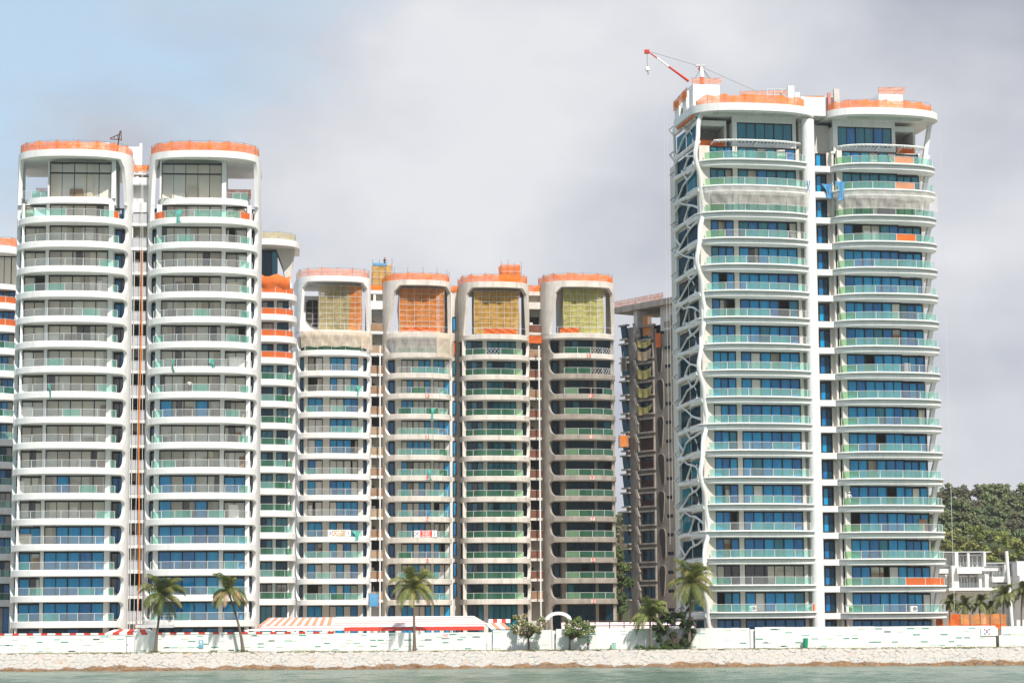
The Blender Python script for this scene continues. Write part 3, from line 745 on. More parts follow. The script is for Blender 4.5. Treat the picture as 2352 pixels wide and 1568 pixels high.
zb = {id(C1): C1.z(757), id(C2): C2.z(762), id(C3): C3.z(766.5), id(C4): C4.z(764)}
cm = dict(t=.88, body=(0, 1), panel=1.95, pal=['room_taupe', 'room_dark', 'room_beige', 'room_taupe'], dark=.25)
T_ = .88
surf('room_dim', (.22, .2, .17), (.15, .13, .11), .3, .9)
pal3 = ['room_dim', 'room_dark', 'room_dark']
floors(C1, dict(cm, seed=41, ztop=zb[id(C1)] - T_, wins=[(.15, .35, 2), (.44, .82, 4)], cols=[(.105, .15), (.35, .44), (.82, .885)], sides=[(.02, .10), (.888, .97)], kinds=kM(1), sidekinds=sM(1), railkind=railM(1),
                rail=(.09, .885), pylons=[(-1, .012, .03), (1, .978, .955)], col='white_paint', colm='beige_render', bodytop=C1.z(762)))
floors(C2, dict(cm, seed=42, ztop=zb[id(C2)] - T_, wins=[(.25, .68, 5), (.72, .955, 3)], cols=[(.17, .25), (.68, .72), (.955, .972)], sides=[(.025, .165)], kinds=kM(2), sidekinds=sM(2), railkind=railM(2),
                rail=(.17, .99), pylons=[(-1, .02, .06)], slab=lambda i: 'primed_concrete', colm='beige_render', pylonm='primed_concrete', wall='primed_concrete', bodytop=C2.z(766),
                numbers={2: (.6, '13'), 4: (.6, '11'), 6: (.6, '9'), 8: (.6, '7'), 10: (.6, '5'), 12: (.6, '3')}))
floors(C3, dict(cm, seed=43, ztop=zb[id(C3)] - T_, wins=[(.075, .31, 3), (.372, .79, 5)], cols=[(.02, .075), (.31, .372), (.79, .87)], sides=[(.872, .965)], kinds=kM(3), sidekinds=sM(3), railkind=railM(3),
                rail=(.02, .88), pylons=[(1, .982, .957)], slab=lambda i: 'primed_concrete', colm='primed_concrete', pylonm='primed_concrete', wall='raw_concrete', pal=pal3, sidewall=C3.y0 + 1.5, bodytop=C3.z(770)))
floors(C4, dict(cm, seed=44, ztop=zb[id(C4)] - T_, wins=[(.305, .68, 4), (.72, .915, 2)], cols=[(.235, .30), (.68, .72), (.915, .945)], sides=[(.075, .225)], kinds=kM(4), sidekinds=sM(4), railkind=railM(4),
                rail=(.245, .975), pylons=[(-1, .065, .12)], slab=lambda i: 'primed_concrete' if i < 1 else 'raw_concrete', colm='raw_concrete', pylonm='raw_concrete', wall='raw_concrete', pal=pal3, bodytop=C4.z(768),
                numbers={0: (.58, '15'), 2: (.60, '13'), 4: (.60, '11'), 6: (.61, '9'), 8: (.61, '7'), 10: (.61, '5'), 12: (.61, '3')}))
# crowns of the middle towers
def mid_crown(wg, y_r1, y_r0, lf, rf, mat, rear=(.3, .8), oc=(.3, .7)):
    zsl = zb[id(wg)]; mb = MB(); wg.slab(zsl, zsl - T_, mb, mat, back=3); par = mb.build('balcony', wg.root, smooth=True, angle=30)
    railing(wg, zsl, .03, .97, lambda k, n: None, par, panel=2.2)
    mb = MB(); roof_ring(wg, wg.z(y_r0), wg.z(y_r1), 7.5, (wg.fx(.5), wg.y0 - wg.B + 2.6, wg.w * .3, 1.3), mb, mat); mb.build('roof', wg.root, smooth=True, angle=45)
    zr0 = wg.z(y_r0)
    for side, fs in ((-1, lf), (1, rf)):
        zf = [(zsl + (zr0 - zsl) * q, fs[0] + (fs[1] - fs[0]) * q) for q in (0, .15, .3, .45, .6, .75, .88)] + [(zr0, fs[1] + (.06 if side < 0 else -.06))]
        mb = MB(); wrapped(wg, zf, side, mb, mat, thick=.5, yback=4.0); mb.build('crown_side_frame', wg.root, smooth=True, angle=35)
    # penthouse behind the scaffold and its deep side walls
    mb = MB(); a, b = wg.fx(rear[0]), wg.fx(rear[1])
    mb.box(a, b, wg.y0 - .2, wg.y0 + 6, zsl, zr0 - .01, 'beige_render')
    mb.build('penthouse_wall', wg.root)
    window(wg.root, a + .6, b - .6, zsl + .05, zsl + 2.5, wg.y0 - .4, ['glass_teal', 'glass_night', 'glass_teal', 'glass_clear'])
    window(wg.root, a + .6, b - .6, zsl + 3.0, zr0 - .8, wg.y0 - .4, ['glass_night', 'glass_teal', 'glass_teal', 'glass_night'])
mid_crown(C1, 633, 645, (.04, .07), (.972, .93), 'white_paint', (.42, .86))
mid_crown(C2, 642, 654, (.035, .15), (.982, .965), 'primed_concrete', (.3, .8))
mid_crown(C3, 646, 659, (.035, .085), (.975, .93), 'primed_concrete', (.26, .84))
mid_crown(C4, 644, 658, (.075, .165), (.982, .945), 'primed_concrete', (.3, .78))
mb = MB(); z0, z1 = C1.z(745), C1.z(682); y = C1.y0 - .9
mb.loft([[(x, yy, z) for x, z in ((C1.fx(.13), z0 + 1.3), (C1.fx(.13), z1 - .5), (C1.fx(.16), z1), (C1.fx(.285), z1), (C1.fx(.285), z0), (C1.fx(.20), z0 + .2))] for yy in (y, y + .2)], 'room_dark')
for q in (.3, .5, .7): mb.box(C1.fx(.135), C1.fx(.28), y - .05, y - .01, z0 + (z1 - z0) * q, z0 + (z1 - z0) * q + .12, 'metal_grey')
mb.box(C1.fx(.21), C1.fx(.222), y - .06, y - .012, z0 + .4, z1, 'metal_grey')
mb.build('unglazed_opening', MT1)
mb = MB(); mb.box(C1.fx(.07), C1.fx(.42), C1.y0 - .65, C1.y0 + .3, zb[id(C1)], C1.z(672), 'white_paint'); mb.build('side_wall', MT1)
netfence(C1, C1.z(633), .0, 1.0, 'net_pale', 'faded pinkish net round the roof of the first middle tower', h=1.35, pz=.2)
netfence(C2, C2.z(642), .0, 1.0, 'net_orange', 'orange net with tall thin poles round the roof right of the yellow lift shaft', h=1.25, pz=.9)
netfence(C3, C3.z(646), .0, 1.0, 'net_orange', 'orange net round the roof in front of the small red wrapped box', h=1.3, pz=.3)
netfence(C4, C4.z(644), .0, 1.0, 'net_orange', 'orange net round the roof of the rightmost bare concrete tower', h=1.3, pz=.3)

def scaffold(wg, f0, f1, py0, py1, mat, label, dy=.0, mat2=None, split=None, seed=1):
    """tube scaffold standing on the crown balcony wrapped in mesh"""
    x0, x1 = wg.fx(f0), wg.fx(f1); z0, z1 = wg.z(py0), wg.z(py1); yf = wg.y0 - wg.B + 2.0 + dy; D = 2.2
    root = empty('scaffold', world(wg.root, ((x0 + x1) / 2, yf, z0)), wg.root.rotation_euler.z, label, 'scaffold', 'netted scaffolds in the tower crowns')
    w = (x1 - x0) / 2; h = z1 - z0; rn = random.Random(seed); n, m_ = 14, 12
    def surf_(pfun, nn, name, ma):
        g = [[pfun(i / nn, j / m_) for i in range(nn + 1)] for j in range(m_ + 1)]; mb = MB()
        for j in range(m_):
            for i in range(nn):
                q = ma if not (mat2 and name == 'net' and (i + .5) / nn > split) else mat2
                mb.quad(g[j][i], g[j][i + 1], g[j + 1][i + 1], g[j + 1][i], q)
        mb.build(name, root)
    ph = rn.random() * 6
    wob = lambda u, v: .16 * math.sin(u * 9 + ph) * math.sin(v * 5) + .10 * math.sin(u * 23 + v * 3) + rn.uniform(-.03, .03)
    surf_(lambda u, v: (-w + 2 * w * u + .12 * math.sin(v * 9 + u * 4), wob(u, v), h * v * (1 - .02 * math.sin(u * 8)) - (.25 * math.sin(u * 6) ** 2 if v == 0 else 0)), n, 'net', mat)
    surf_(lambda u, v: (-w + .1 * math.sin(v * 9), D * u, h * v), 3, 'side_net', mat)
    surf_(lambda u, v: (w + .1 * math.sin(v * 7), D * u, h * v), 3, 'side_net', mat2 or mat)
    mb = MB()
    nx = 6; nz = 8
    for yy in (-.22, .9):
        for i in range(nx + 1): mb.tube([(-w + 2 * w * i / nx, yy, 0), (-w + 2 * w * i / nx, yy, h + .15)], .03, 'rope_white' if yy < 0 else 'metal_light', 4)
        for j in range(1, nz + 1): mb.tube([(-w, yy, h * j / nz - .1), (w, yy, h * j / nz - .1)], .028, 'rope_white' if yy < 0 else 'metal_light', 4)
    for i in range(0, nx, 2): mb.tube([(-w + 2 * w * i / nx, .3, h * .1), (-w + 2 * w * (i + 2) / nx, .3, h * .9)], .03, 'metal_light', 4)
    mb.build('tube_frame', root)
    mb = MB()
    for k in range(3): mb.box(-w + .1, w - .1, .15, .85, h * (k + .9) / 3.4, h * (k + .9) / 3.4 + .06, 'timber_panel')
    mb.build('deck', root)
scaffold(C1, .29, .865, 752, 651, 'net_scaf_khaki', 'scaffold wrapped in khaki net with an orange strip at its right', mat2='net_scaf_orange', split=.74)
scaffold(C2, .215, .87, 758, 657, 'net_scaf_orange', 'scaffold wrapped in solid orange net in the second middle tower crown', seed=2)
scaffold(C3, .185, .83, 762, 664, 'net_scaf_amber', 'scaffold wrapped in amber net in the third middle tower crown', seed=3)
scaffold(C4, .275, .82, 760, 658, 'net_scaf_yellow', 'scaffold wrapped in greenish yellow net in the rightmost middle tower crown', seed=4)
def bnet(wg, f0, f1, py0, py1, mat, label, inset=-.15, cat='safety net', group='nets draped over the balconies', name='balcony_net', sag=.3, out=0, seed=5):
    """cloth following the balcony edge"""
    z0, z1 = wg.z(py0), wg.z(py1); pts = wg.path(f0, f1, inset, .45); o = Vector((pts[len(pts) // 2][0], pts[len(pts) // 2][1], z0)); mb = MB(); rn = random.Random(seed)
    J = 6; g = []
    for j in range(J + 1):
        v = j / J; row = []
        for i, p in enumerate(pts):
            u = i / (len(pts) - 1); dr = out * math.sin(v * math.pi)
            row.append(Vector((p[0], p[1] - dr - .08 * math.sin(i * 1.7 + j), z0 + (z1 - z0) * v + sag * (.5 - .5 * math.cos(u * math.pi * 8)) * (1 - v) * .6 - (sag * .3 * abs(math.sin(u * math.pi * 4)) if j == J else 0))) - o)
        g.append(row)
    for j in range(J):
        for i in range(len(pts) - 1): mb.quad(g[j][i], g[j][i + 1], g[j + 1][i + 1], g[j + 1][i], mat)
    ob = mb.build(name, smooth=True, angle=90); ob.location = world(wg.root, o); ob.rotation_euler.z = wg.root.rotation_euler.z
    return tag(ob, label, cat, group)
bnet(C1, .06, .92, 797, 757, 'net_beige', 'wide beige net hanging from the crown balcony of the first middle tower')
bnet(C1, .82, .98, 800, 757, 'net_beige', 'bunched beige net folds at the right end of the first middle tower crown balcony', inset=-.4, seed=8)
bnet(C2, .03, .78, 822, 757, 'net_veil', 'thin white net veiling two storeys under the orange scaffold', inset=-.3, sag=.6)
bnet(C2, .72, 1.0, 820, 762, 'net_beige', 'denser beige net at the right side below the orange scaffold', inset=-.45, seed=9)
bnet(C2, .25, .75, 762, 752, 'rail_red', 'bright orange strip on the balcony rail below the orange scaffold', inset=.1, sag=.1, cat='barrier net')
bnet(C3, .3, .78, 766, 754, 'rail_red', 'bright orange strip on the balcony rail below the amber scaffold', inset=.1, sag=.1, cat='barrier net')
bnet(C4, .2, .45, 764, 752, 'rail_red', 'short orange strip at the foot of the greenish yellow scaffold', inset=.1, sag=.1, cat='barrier net')
# links
zsm = [z - GZ for z in C1.zs]
xa, xb = C1.fx(1.0) - .02, C2.fx(0) + .1
link(MT1, xa, xb, C1.y0 - .8, C1.z(700), [C1.z(752)] + zsm, ['timber_panel', 'timber_panel', 'net_brown'], depth=2.4, rn=random.Random(8))
mb = MB(); yk = C1.y0
mb.box(xa, xb, yk - .6, yk + 4, C1.z(700) + .003, C1.z(681), 'white_paint'); mb.box(xa, xb, yk + 1, yk + 4, C1.z(681) + .002, C1.z(664), 'room_taupe')
mb.box(xa + .5, xa + .9, yk - .3, yk + .95, C1.z(681) + .002, C1.z(664), 'white_paint'); mb.box(xa, xb, yk - .4, yk + 4.01, C1.z(664) + .002, C1.z(656), 'white_paint')
mb.build('link_block', MT1)
flat_net('gap_net', world(MT1, (xa, yk - .2, C1.z(656))), world(MT1, (xb, yk - .2, C1.z(656))), .9, 'net_orange', 'orange net on the link roof below the yellow wrapped lift shaft')
zsm3 = [z - GZ for z in C3.zs]
xa3, xb3 = C3.fx(1.0) - .02, C4.fx(0) + .1
link(MT2, xa3, xb3, C3.y0 - .8, C3.z(700), [C3.z(755)] + zsm3, ['net_brown', 'rust_panel', 'rust_panel', 'timber_panel'], beam='primed_concrete', depth=2.4, rn=random.Random(5))
mb = MB(); yk3 = C3.y0
mb.box(xa3, xb3, yk3 - .6, yk3 + 4, C3.z(700) + .003, C3.z(684), 'primed_concrete'); mb.box(xa3, xb3, yk3 + 1, yk3 + 4, C3.z(684) + .002, C3.z(668), 'room_taupe'); mb.box(xa3, xb3, yk3 - .4, yk3 + 4.01, C3.z(668) + .002, C3.z(659), 'primed_concrete')
mb.build('link_block', MT2)
flat_net('gap_net', world(MT2, (xa3, yk3 - .2, C3.z(659))), world(MT2, (xb3, yk3 - .2, C3.z(659))), 1.1, 'net_orange', 'orange net on the link roof between the two bare concrete towers')
flat_net('gap_net', world(MT2, (xa3, yk3 - 1, C3.z(780))), world(MT2, (xb3, yk3 - 1, C3.z(780))), 1.3, 'rail_red', 'orange barrier across the top stair landing between the two bare concrete towers')
for wgp, px_, lab in ((C2, 875.5, 'p'), (C4, 1243.5, 'p')):
    x_ = local(wgp.root, P(px_, 1000, wgp.Yf)).x; mb = MB(); mb.tube([(x_, wgp.y0 - 2.2, 0), (x_, wgp.y0 - 2.2, wgp.z(790))], .13, 'white_paint', 8); mb.build('drain_pipe', wgp.root)
# narrow recess between second and third tower: window strips and a tall white pipe, part of the third
xr0 = local(MT2, P(1034, 1000, 379)).x; xr1 = local(MT2, P(1060, 1000, 379)).x
mb = MB(); mb.box(xr0, xr1 + .6, C3.y0 + 1.0, C3.y0 + 9, 0, C3.z(655), 'primed_concrete'); mb.build('recess_wall', MT2)
rr = random.Random(3)
for i, z in enumerate([C3.z(757)] + zsm3 + [0]):
    for a, b in ((1035.5, 1042), (1049.5, 1058)):
        x0_, x1_ = local(MT2, P(a, 1000, 379)).x, local(MT2, P(b, 1000, 379)).x
        window(MT2, x0_, x1_, z + .5, z + 2.8, C3.y0 + .7, [rr.choice(['glass_teal', 'glass_blue', 'glass_deep', 'rail_red' if i < 4 else 'glass_deep'])], name='recess_window')
xp = local(MT2, P(1045.5, 1000, 378)).x; mb = MB(); mb.box(xp - .2, xp + .2, C3.y0 - .5, C3.y0 - .1, 0, C3.z(664), 'white_paint'); mb.build('service_duct', MT2)
flat_net('gap_net', world(MT2, (xr0 - .2, C3.y0 + .8, C3.z(660))), world(MT2, (xr1 + .6, C3.y0 + .8, C3.z(660))), 1.0, 'net_orange', 'orange net on the roof of the narrow recess between second and third middle towers')
# wrapped lift shafts on the roofs
def wrapped_box(root_, px0, px1, py0, py1, Y, mat, label, seed):
    a, b = P(px0, py0, Y), P(px1, py0, Y); z1 = P((px0 + px1) / 2, py1, Y).z; w = (b.x - a.x); h = z1 - a.z
    root = empty('wrapped_lift_shaft', (a.x + w / 2, Y, a.z - 3), root_.rotation_euler.z, label, 'lift shaft'); h += 3
    mb = MB(); mb.box(-w / 2 + .3, w / 2 - .3, .4, 3.2, 0, h - .6, 'primed_concrete'); mb.build('shaft', root)
    mb = MB(); rn = random.Random(seed)
    ring = [(-w / 2, 0), (-w / 4, -.1), (0, .05), (w / 4, -.05), (w / 2, 0), (w / 2, 3.5), (-w / 2, 3.5)]
    mb.loft([[(x + rn.uniform(-.08, .08), y + rn.uniform(-.06, .06), h * k / 6) for x, y in ring] for k in range(7)], mat, caps=False); mb.build('net', root)
    mb = MB()
    for x in (-w / 2 - .1, -w / 6, w / 6, w / 2 + .1): mb.tube([(x, -.2, 0), (x, -.2, h + rn.uniform(.2, 1.1))], .04, 'metal_grey', 4)
    for k in range(1, 6): mb.tube([(-w / 2 - rn.uniform(.2, .9), -.22, h * k / 5.2), (w / 2 + rn.uniform(.2, 1.5), -.22, h * k / 5.2)], .035, 'metal_light', 4)
    mb.build('tube_frame', root); return root, w, h
ws, ww, wh = wrapped_box(MT1, 857, 899, 640, 606, 384, 'net_scaf_amber', 'yellow netted lift shaft rising between the first and second middle towers', 1)
mb = MB(); mb.box(-1.6, .8, -.3, .1, wh - .25, wh + .1, 'blue_fabric'); o = mb.build('blue_sheet', ws)
wrapped_box(MT2, 1152, 1196, 640, 607, 387, 'net_orange', 'small red-orange netted box with poles on the roof of the third middle tower', 2)
# ------------------------------------------------------------------ RIGHT TWIN TOWER
YR = 293.0
b = P(1880, 1000, YR + 1.5); RT = empty('apartment_tower', (b.x, b.y, GZ), math.radians(10.8), 'tallest white tower at right with blue windows and a white lattice on its left side', 'building')
R1 = Wing(RT, 1740, 363.3, 1403.9, 18, YR, 281, B=4.6, n=2.6)
R2 = Wing(RT, 2042, 373, 1405.1, 18, YR + 3.1, 256, B=4.4, n=2.6)
def kR(v):
    def f(i, k, n, r):
        if i == 2: return ['glass_clear'] * n
        if i < 4: return [pick(r, [('glass_teal', 5), ('glass_deep', 2), ('open', .4), ('glass_clear', .5)]) for _ in range(n)]
        if v == 1 and i == 16: return ['glass_clear'] * n
        if i == 18: return ['glass_deep'] * n
        return [pick(r, [('glass_blue', 6), ('glass_deep', 2.5), ('glass_teal', .5), ('open', .7), ('white', .45), ('glass_clear', .15)]) for _ in range(n)]
    return f
def railR(v):
    def g(i, r):
        seed = r.random()
        def f(k, n):
            q = random.Random(seed + k * 5.1).random()
            if v == 2:
                if i in (0, 1, 3) and .42 < k / n < .62: return 'salmon_fabric' if i != 3 else 'orange_fabric'
                if i == 16 and .4 < k / n < .9: return 'rail_red'
            if v == 1 and i == 17 and k == 5: return 'rust_panel' if 0 else 'rail_red'
            if k == 0: return 'rail_lime' if (v == 2 or i < 4) else 'rail_film'
            if i < 4: return 'rail_film' if q < .75 else ('rail_green' if q < .85 else 'rail_clear')
            return 'rail_film' if q < .62 else 'rail_clear'
        return f
    return g
zR1, zR2 = R1.z(328), R2.z(339)
tR = .88
floors(R1, dict(seed=51, t=tR, lip=True, railh=.95, ztop=zR1, wins=[(.12, .31, 3), (.355, .85, 6)], cols=[(.03, .118), (.312, .352), (.85, .875)], sides=[(.885, .925)], sidekinds=lambda i, k, r: ['glass_deep' if r.random() < .6 else 'glass_clear'],
                kinds=kR(1), railkind=railR(1), rail=(.05, .968), body=(.03, .90), bodytop=R1.z(330), colm='beige_render', wall='beige_render', panel=2.35, pal=['room_taupe', 'room_dark', 'room_beige'], dark=.3, sill=False, sidewall=R1.yw + .52))
floors(R2, dict(seed=52, t=tR, lip=True, railh=.95, ztop=zR2, wins=[(.105, .62, 6), (.625, .84, 3)], cols=[(.055, .103)], kinds=kR(2), railkind=railR(2), winy={1: .55}, head={1: .1},
                rail=(.02, .965), body=(.02, .845), bodytop=R2.z(340), colm='beige_render', wall='beige_render', panel=2.25, pal=['room_taupe', 'room_dark', 'room_beige'], dark=.3, sidewall=R2.yw + .7))
# leaning outer columns at the right edge, one per storey
lev = [z - GZ for z in R2.zs]
for i, z in enumerate(lev + [0]):
    zt = lev[i - 1] - tR if i else zR2
    if zt - z < .5: continue
    mb = MB(); y = R2.y0 - .6; lo, hi = (.885, .915) if i % 3 else (.89, .93)
    mb.loft([[(R2.fx(q) + dx, yy, zz) for dx, yy in ((0, y), (.55, y), (.55, y + .6), (0, y + .6))] for zz, q in ((z + .003, lo), (z + (zt - z) * .4, lo + .01), (zt - .003, hi))], 'white_paint')
    mb.build('leaning_column', RT)
# core: big round pier and window strip with its bands, left of the right wing
pc = local(RT, P(1871, 1000, 296.8)); mb = MB(); rr_ = 14.5 * mpp(296.8)
cy_ = pc.y
ztop_core = R1.z(262)
mb.loft([[(pc.x + rr_ * math.cos(a * math.pi / 12), cy_ + rr_ * math.sin(a * math.pi / 12), z) for a in range(24)] for z in (0, ztop_core)], 'white_paint'); mb.build('round_pier', RT, smooth=True, angle=50)
wa, wb = local(RT, P(1884.5, 1000, 299.5)), local(RT, P(1908, 1000, 300)); xs0 = wa.x; xs1 = R2.fx(.03)
mb = MB(); mb.box(pc.x - rr_ - .9, R2.fx(.05), R2.y0 + 1.1, R2.y0 + 12, 0, ztop_core, 'beige_render'); mb.box(R1.fx(.9), pc.x - rr_ * .5, cy_ + 1, R1.y0 + 12, 0, ztop_core - .1, 'beige_render'); mb.build('core_wall', RT)
rr = random.Random(9)
for i, z in enumerate(lev + [0]):
    zt = lev[i - 1] - tR if i else zR2
    if i < len(lev):
        mb = MB(); mb.box(xs0 - .5, R2.fx(.12), R2.y0 - 1.1, R2.y0 + 1.08, z - tR + .06, z - .05, 'white_paint'); mb.build('link_band', RT)
    window(RT, xs0, wb.x, z + .1, zt - .1, R2.y0 + .1, [rr.choice(['glass_deep', 'glass_blue']), 'glass_night'], name='core_window')
    mb = MB(); mb.box(wb.x + .01, R2.fx(.05), R2.y0 - .1, R2.y0 + 1.07, z + .003, zt - .003, 'beige_render'); mb.build('core_panel', RT)
# crowns
def crown_r(wg, y_r1, y_r0, glass, opening, zb_, pergola, op_rail):
    root = wg.root; z0, z1 = wg.z(y_r0), wg.z(y_r1)
    mb = MB(); f = wg.front(-.35, -.3); n0 = len(f)
    w0 = (wg.w, wg.B, wg.y0); wg.w += .9; wg.B += .5
    roof_ring(wg, z0, z1, 7, (wg.fx(.5), wg.y0 - wg.B + 2.6, wg.w * .34, 1.15), mb, 'white_paint')
    wg.w, wg.B, wg.y0 = w0
    mb.build('roof', root, smooth=True, angle=45)
    yw = wg.yw + .9
    # glass storey with a beam over it
    a, b_ = wg.fx(glass[0]), wg.fx(glass[1]); zw0, zw1 = wg.z(glass[2]), wg.z(glass[3])
    window(root, a, b_, zw0, zw1, yw, ['glass_teal'] * 6 if glass[4] else ['glass_teal', 'glass_deep', 'glass_teal', 'glass_teal', 'glass_deep', 'glass_teal'], fw=.08)
    mb = MB(); mb.box(a - .6, b_ + .5, yw - .05, yw + .5, zw1 + .004, z0 + .2, 'white_paint'); mb.box(a - .6, a - .004, yw - .05, yw + 3.9, zb_, zw1, 'white_paint'); mb.box(b_ + .004, b_ + .5, yw - .05, yw + 3.9, zb_, zw1, 'white_paint')
    mb.box(a - .6, b_ + .5, yw - .04, yw + .48, zb_, zw0 - .004, 'white_paint'); mb.box(a - .6, b_ + .5, yw + 3.92, yw + 8, zb_, z0 - .1, 'beige_render'); mb.build('penthouse_wall', root)
    # open loggia beside it
    a, b_ = wg.fx(opening[0]), wg.fx(opening[1]); mb = MB()
    mb.box(a - .3, a, yw + .6, yw + 5, zb_, z0 - 1.2, 'beige_render'); mb.box(b_, b_ + .3, yw + .6, yw + 5, zb_, z0 - 1.2, 'beige_render'); mb.box(a - .298, b_ + .298, yw + .61, yw + 5, z0 - 1.198, z0 - .5, 'white_paint')
    mb.box(a - .297, b_ + .297, yw + 5.01, yw + 5.3, zb_, z0 - 1.2, 'room_taupe'); mb.build('loggia_wall', root)
    # floor plate of the glass storey
    mb = MB(); mb.box(wg.fx(.02), wg.fx(.86), yw - .3, wg.y0 + 3, zb_ - .3, zb_ - .003, 'white_paint'); mb.build('terrace', root)
    # pergola: curved double rail with slats
    mb = MB(); p0, p1, zp = pergola
    A = wg.path(p0, p1, .9, .45); B_ = wg.path(p0, p1, 1.9, .45)
    mb.tube([(p[0], p[1], zp) for p in A], .09, 'white_paint', 5); mb.tube([(p[0], p[1], zp - .02) for p in wg.path(p0, p1, 1.35, .45)], .06, 'white_paint', 5)
    for i, p in enumerate(A):
        yb_ = yw + (.3 if i % 5 == 0 else -.3)
        mb.box(p[0] - .05, p[0] + .05, p[1] - .12, max(p[1] + 1.2, wg.yw + (.8 if i % 6 == 0 else -.6)), zp - .13, zp - .04, 'white_paint')
    for p in A[::6]: mb.tube([(p[0], p[1], zp - .1), (p[0] - .3, wg.yw + 1, zp - .75)], .06, 'white_paint', 4)
    mb.build('pergola', root)
crown_r(R1, 238, 255, (.372, .845, 315, 268, 1), (.06, .275), zR1, (.10, .93, R1.z(318)), 1)
crown_r(R2, 248.5, 264, (.09, .60, 326, 280, 0), (.63, .82), zR2, (.02, .93, R2.z(329)), 1)
flat_net('gap_net', wpt(R1, .06, R1.yw - R1.y0 + 1.3, R1.z(327)), wpt(R1, .275, R1.yw - R1.y0 + 1.3, R1.z(327)), .95, 'orange_fabric', 'dark orange barrier sheet in the open loggia left of the top blue glass storey')
flat_net('gap_net', wpt(R2, .63, R2.yw - R2.y0 + 1.3, R2.z(338)), wpt(R2, .82, R2.yw - R2.y0 + 1.3, R2.z(338)), .9, 'orange_fabric', 'short orange barrier in the loggia at the far right under the tall roof')
mb = MB()
y = R2.y0 - .8
mb.loft([[(R2.fx(q) + dx, yy, zz) for dx, yy in ((0, y), (.5, y), (.5, y + .6), (0, y + .6))] for zz, q in ((R2.z(370), .88), (R2.z(268), .955))], 'white_paint'); mb.build('leaning_column', RT)
netfence(R1, R1.z(238), .02, .99, 'net_orange', 'tall orange debris net round the left roof of the highest tower', h=1.45, pz=.1, inset=.6, post='metal_light')
netfence(R2, R2.z(248.5), .0, 1.0, 'net_orange', 'tall orange debris net round the right roof of the highest tower', h=1.25, pz=.05, inset=.3)
bnet(R1, .03, .98, 470, 428, 'net_veil', 'thin transparent sheet tied between two balconies on the left half of the tallest tower', inset=-.2, sag=.1)
bnet(R2, .03, .99, 480, 438, 'net_veil', 'thin transparent sheet tied between two balconies on the right half of the tallest tower', inset=-.2, sag=.1, seed=12)
# roof-top blocks
mb = MB()
def rbox(px0, px1, py0, py1, Yo, d, mat, mbx):
    a = local(RT, P(px0, py0, YR + Yo)); b2_ = local(RT, P(px1, py0, YR + Yo)); z1 = P((px0 + px1) / 2, py1, YR + Yo).z - GZ
    mbx.box(a.x, b2_.x, a.y, a.y + d, min(a.z, R1.z(250)), z1, mat)
rbox(1592, 1656, 214, 193, 6, 5, 'white_paint', mb); rbox(1598, 1640, 240, 216, 6.5, 3, 'room_dark', mb); mb.build('stair_head', RT)
mb = MB(); rbox(1811, 1826, 240, 197, 5, .5, 'white_paint', mb); rbox(1826.3, 1838, 240, 212, 5, .6, 'white_paint', mb); rbox(1840, 1900, 262, 222, 4, 5, 'white_paint', mb); mb.build('parapet_block', RT)
mb = MB(); rbox(1917, 1930, 262, 204, 5.5, .5, 'primed_concrete', mb); rbox(1895, 1916, 262, 220, 6.5, 4, 'primed_concrete', mb); rbox(1903, 1910, 262, 213, 5.8, .4, 'pink_stripe', mb); mb.build('parapet_block', RT)
mb = MB(); rbox(2019, 2078, 240, 216, 9, 5, 'white_paint', mb); mb.build('lift_motor_room', RT)
def px_net(pxa, pya, pxb, pyb, hpx, Y, mat, label):
    a = P(pxa, pya, Y); b_ = P(pxb, pyb, Y); return flat_net('gap_net', a, b_, hpx * mpp(Y), mat, label)
px_net(1590, 193, 1657, 193, 14, YR + 4, 'net_pale', 'orange net on top of the white stair head beside the crane')
px_net(2018, 216, 2079, 216, 16, YR + 10, 'net_pale', 'pale orange net on top of the white box on the far right roof')
px_net(1700, 222, 1815, 220, 13, YR + 10, 'net_pale', 'pale orange net strip behind the left roof edge of the tallest tower')
px_net(1850, 232, 1900, 232, 12, YR + 8, 'net_orange', 'small orange net in the dip between the two tall roofs')
# lattice screen along the left side
xl = R1.fx(0) + .25; DP = 11.0; ya = R1.y0 - 1.6; rl = random.Random(12)
lv = [R1.z(255)] + [R1.z(315)] + [z - GZ for z in R1.zs]
def fpost(z):  # wandering front post
    return (xl + .10 + .55 * math.sin(z * .46 + .6) + .12 * math.sin(z * 1.37), ya - .9 + .5 * math.sin(z * .46 + .6))
mb = MB(); zz = [.2 + k * (R1.z(248) - .2) / 120 for k in range(121)]
mb.tube([(fpost(z)[0], fpost(z)[1], z) for z in zz], .30, 'white_paint', 8); mb.build('lattice_post', RT, smooth=True, angle=60)
mb = MB(); mb.tube([(xl, ya + DP + .2 * math.sin(z * .46), z) for z in zz], .2, 'white_paint', 6)
for i, z in enumerate(lv):  # fin tips on the outer rear edge
    mb.loft([[(xl - .1, ya + DP - .3, z - .6), (xl - .1, ya + DP + .3, z - .6), (xl + .1, ya + DP, z - .6)], [(xl - .75, ya + DP - .3, z + .3), (xl - .75, ya + DP + .3, z + .3), (xl - .5, ya + DP, z + .3)], [(xl - .1, ya + DP - .3, z + .8), (xl - .1, ya + DP + .3, z + .8), (xl + .1, ya + DP, z + .8)]], 'white_paint')
mb.build('lattice_post', RT, smooth=True, angle=60)
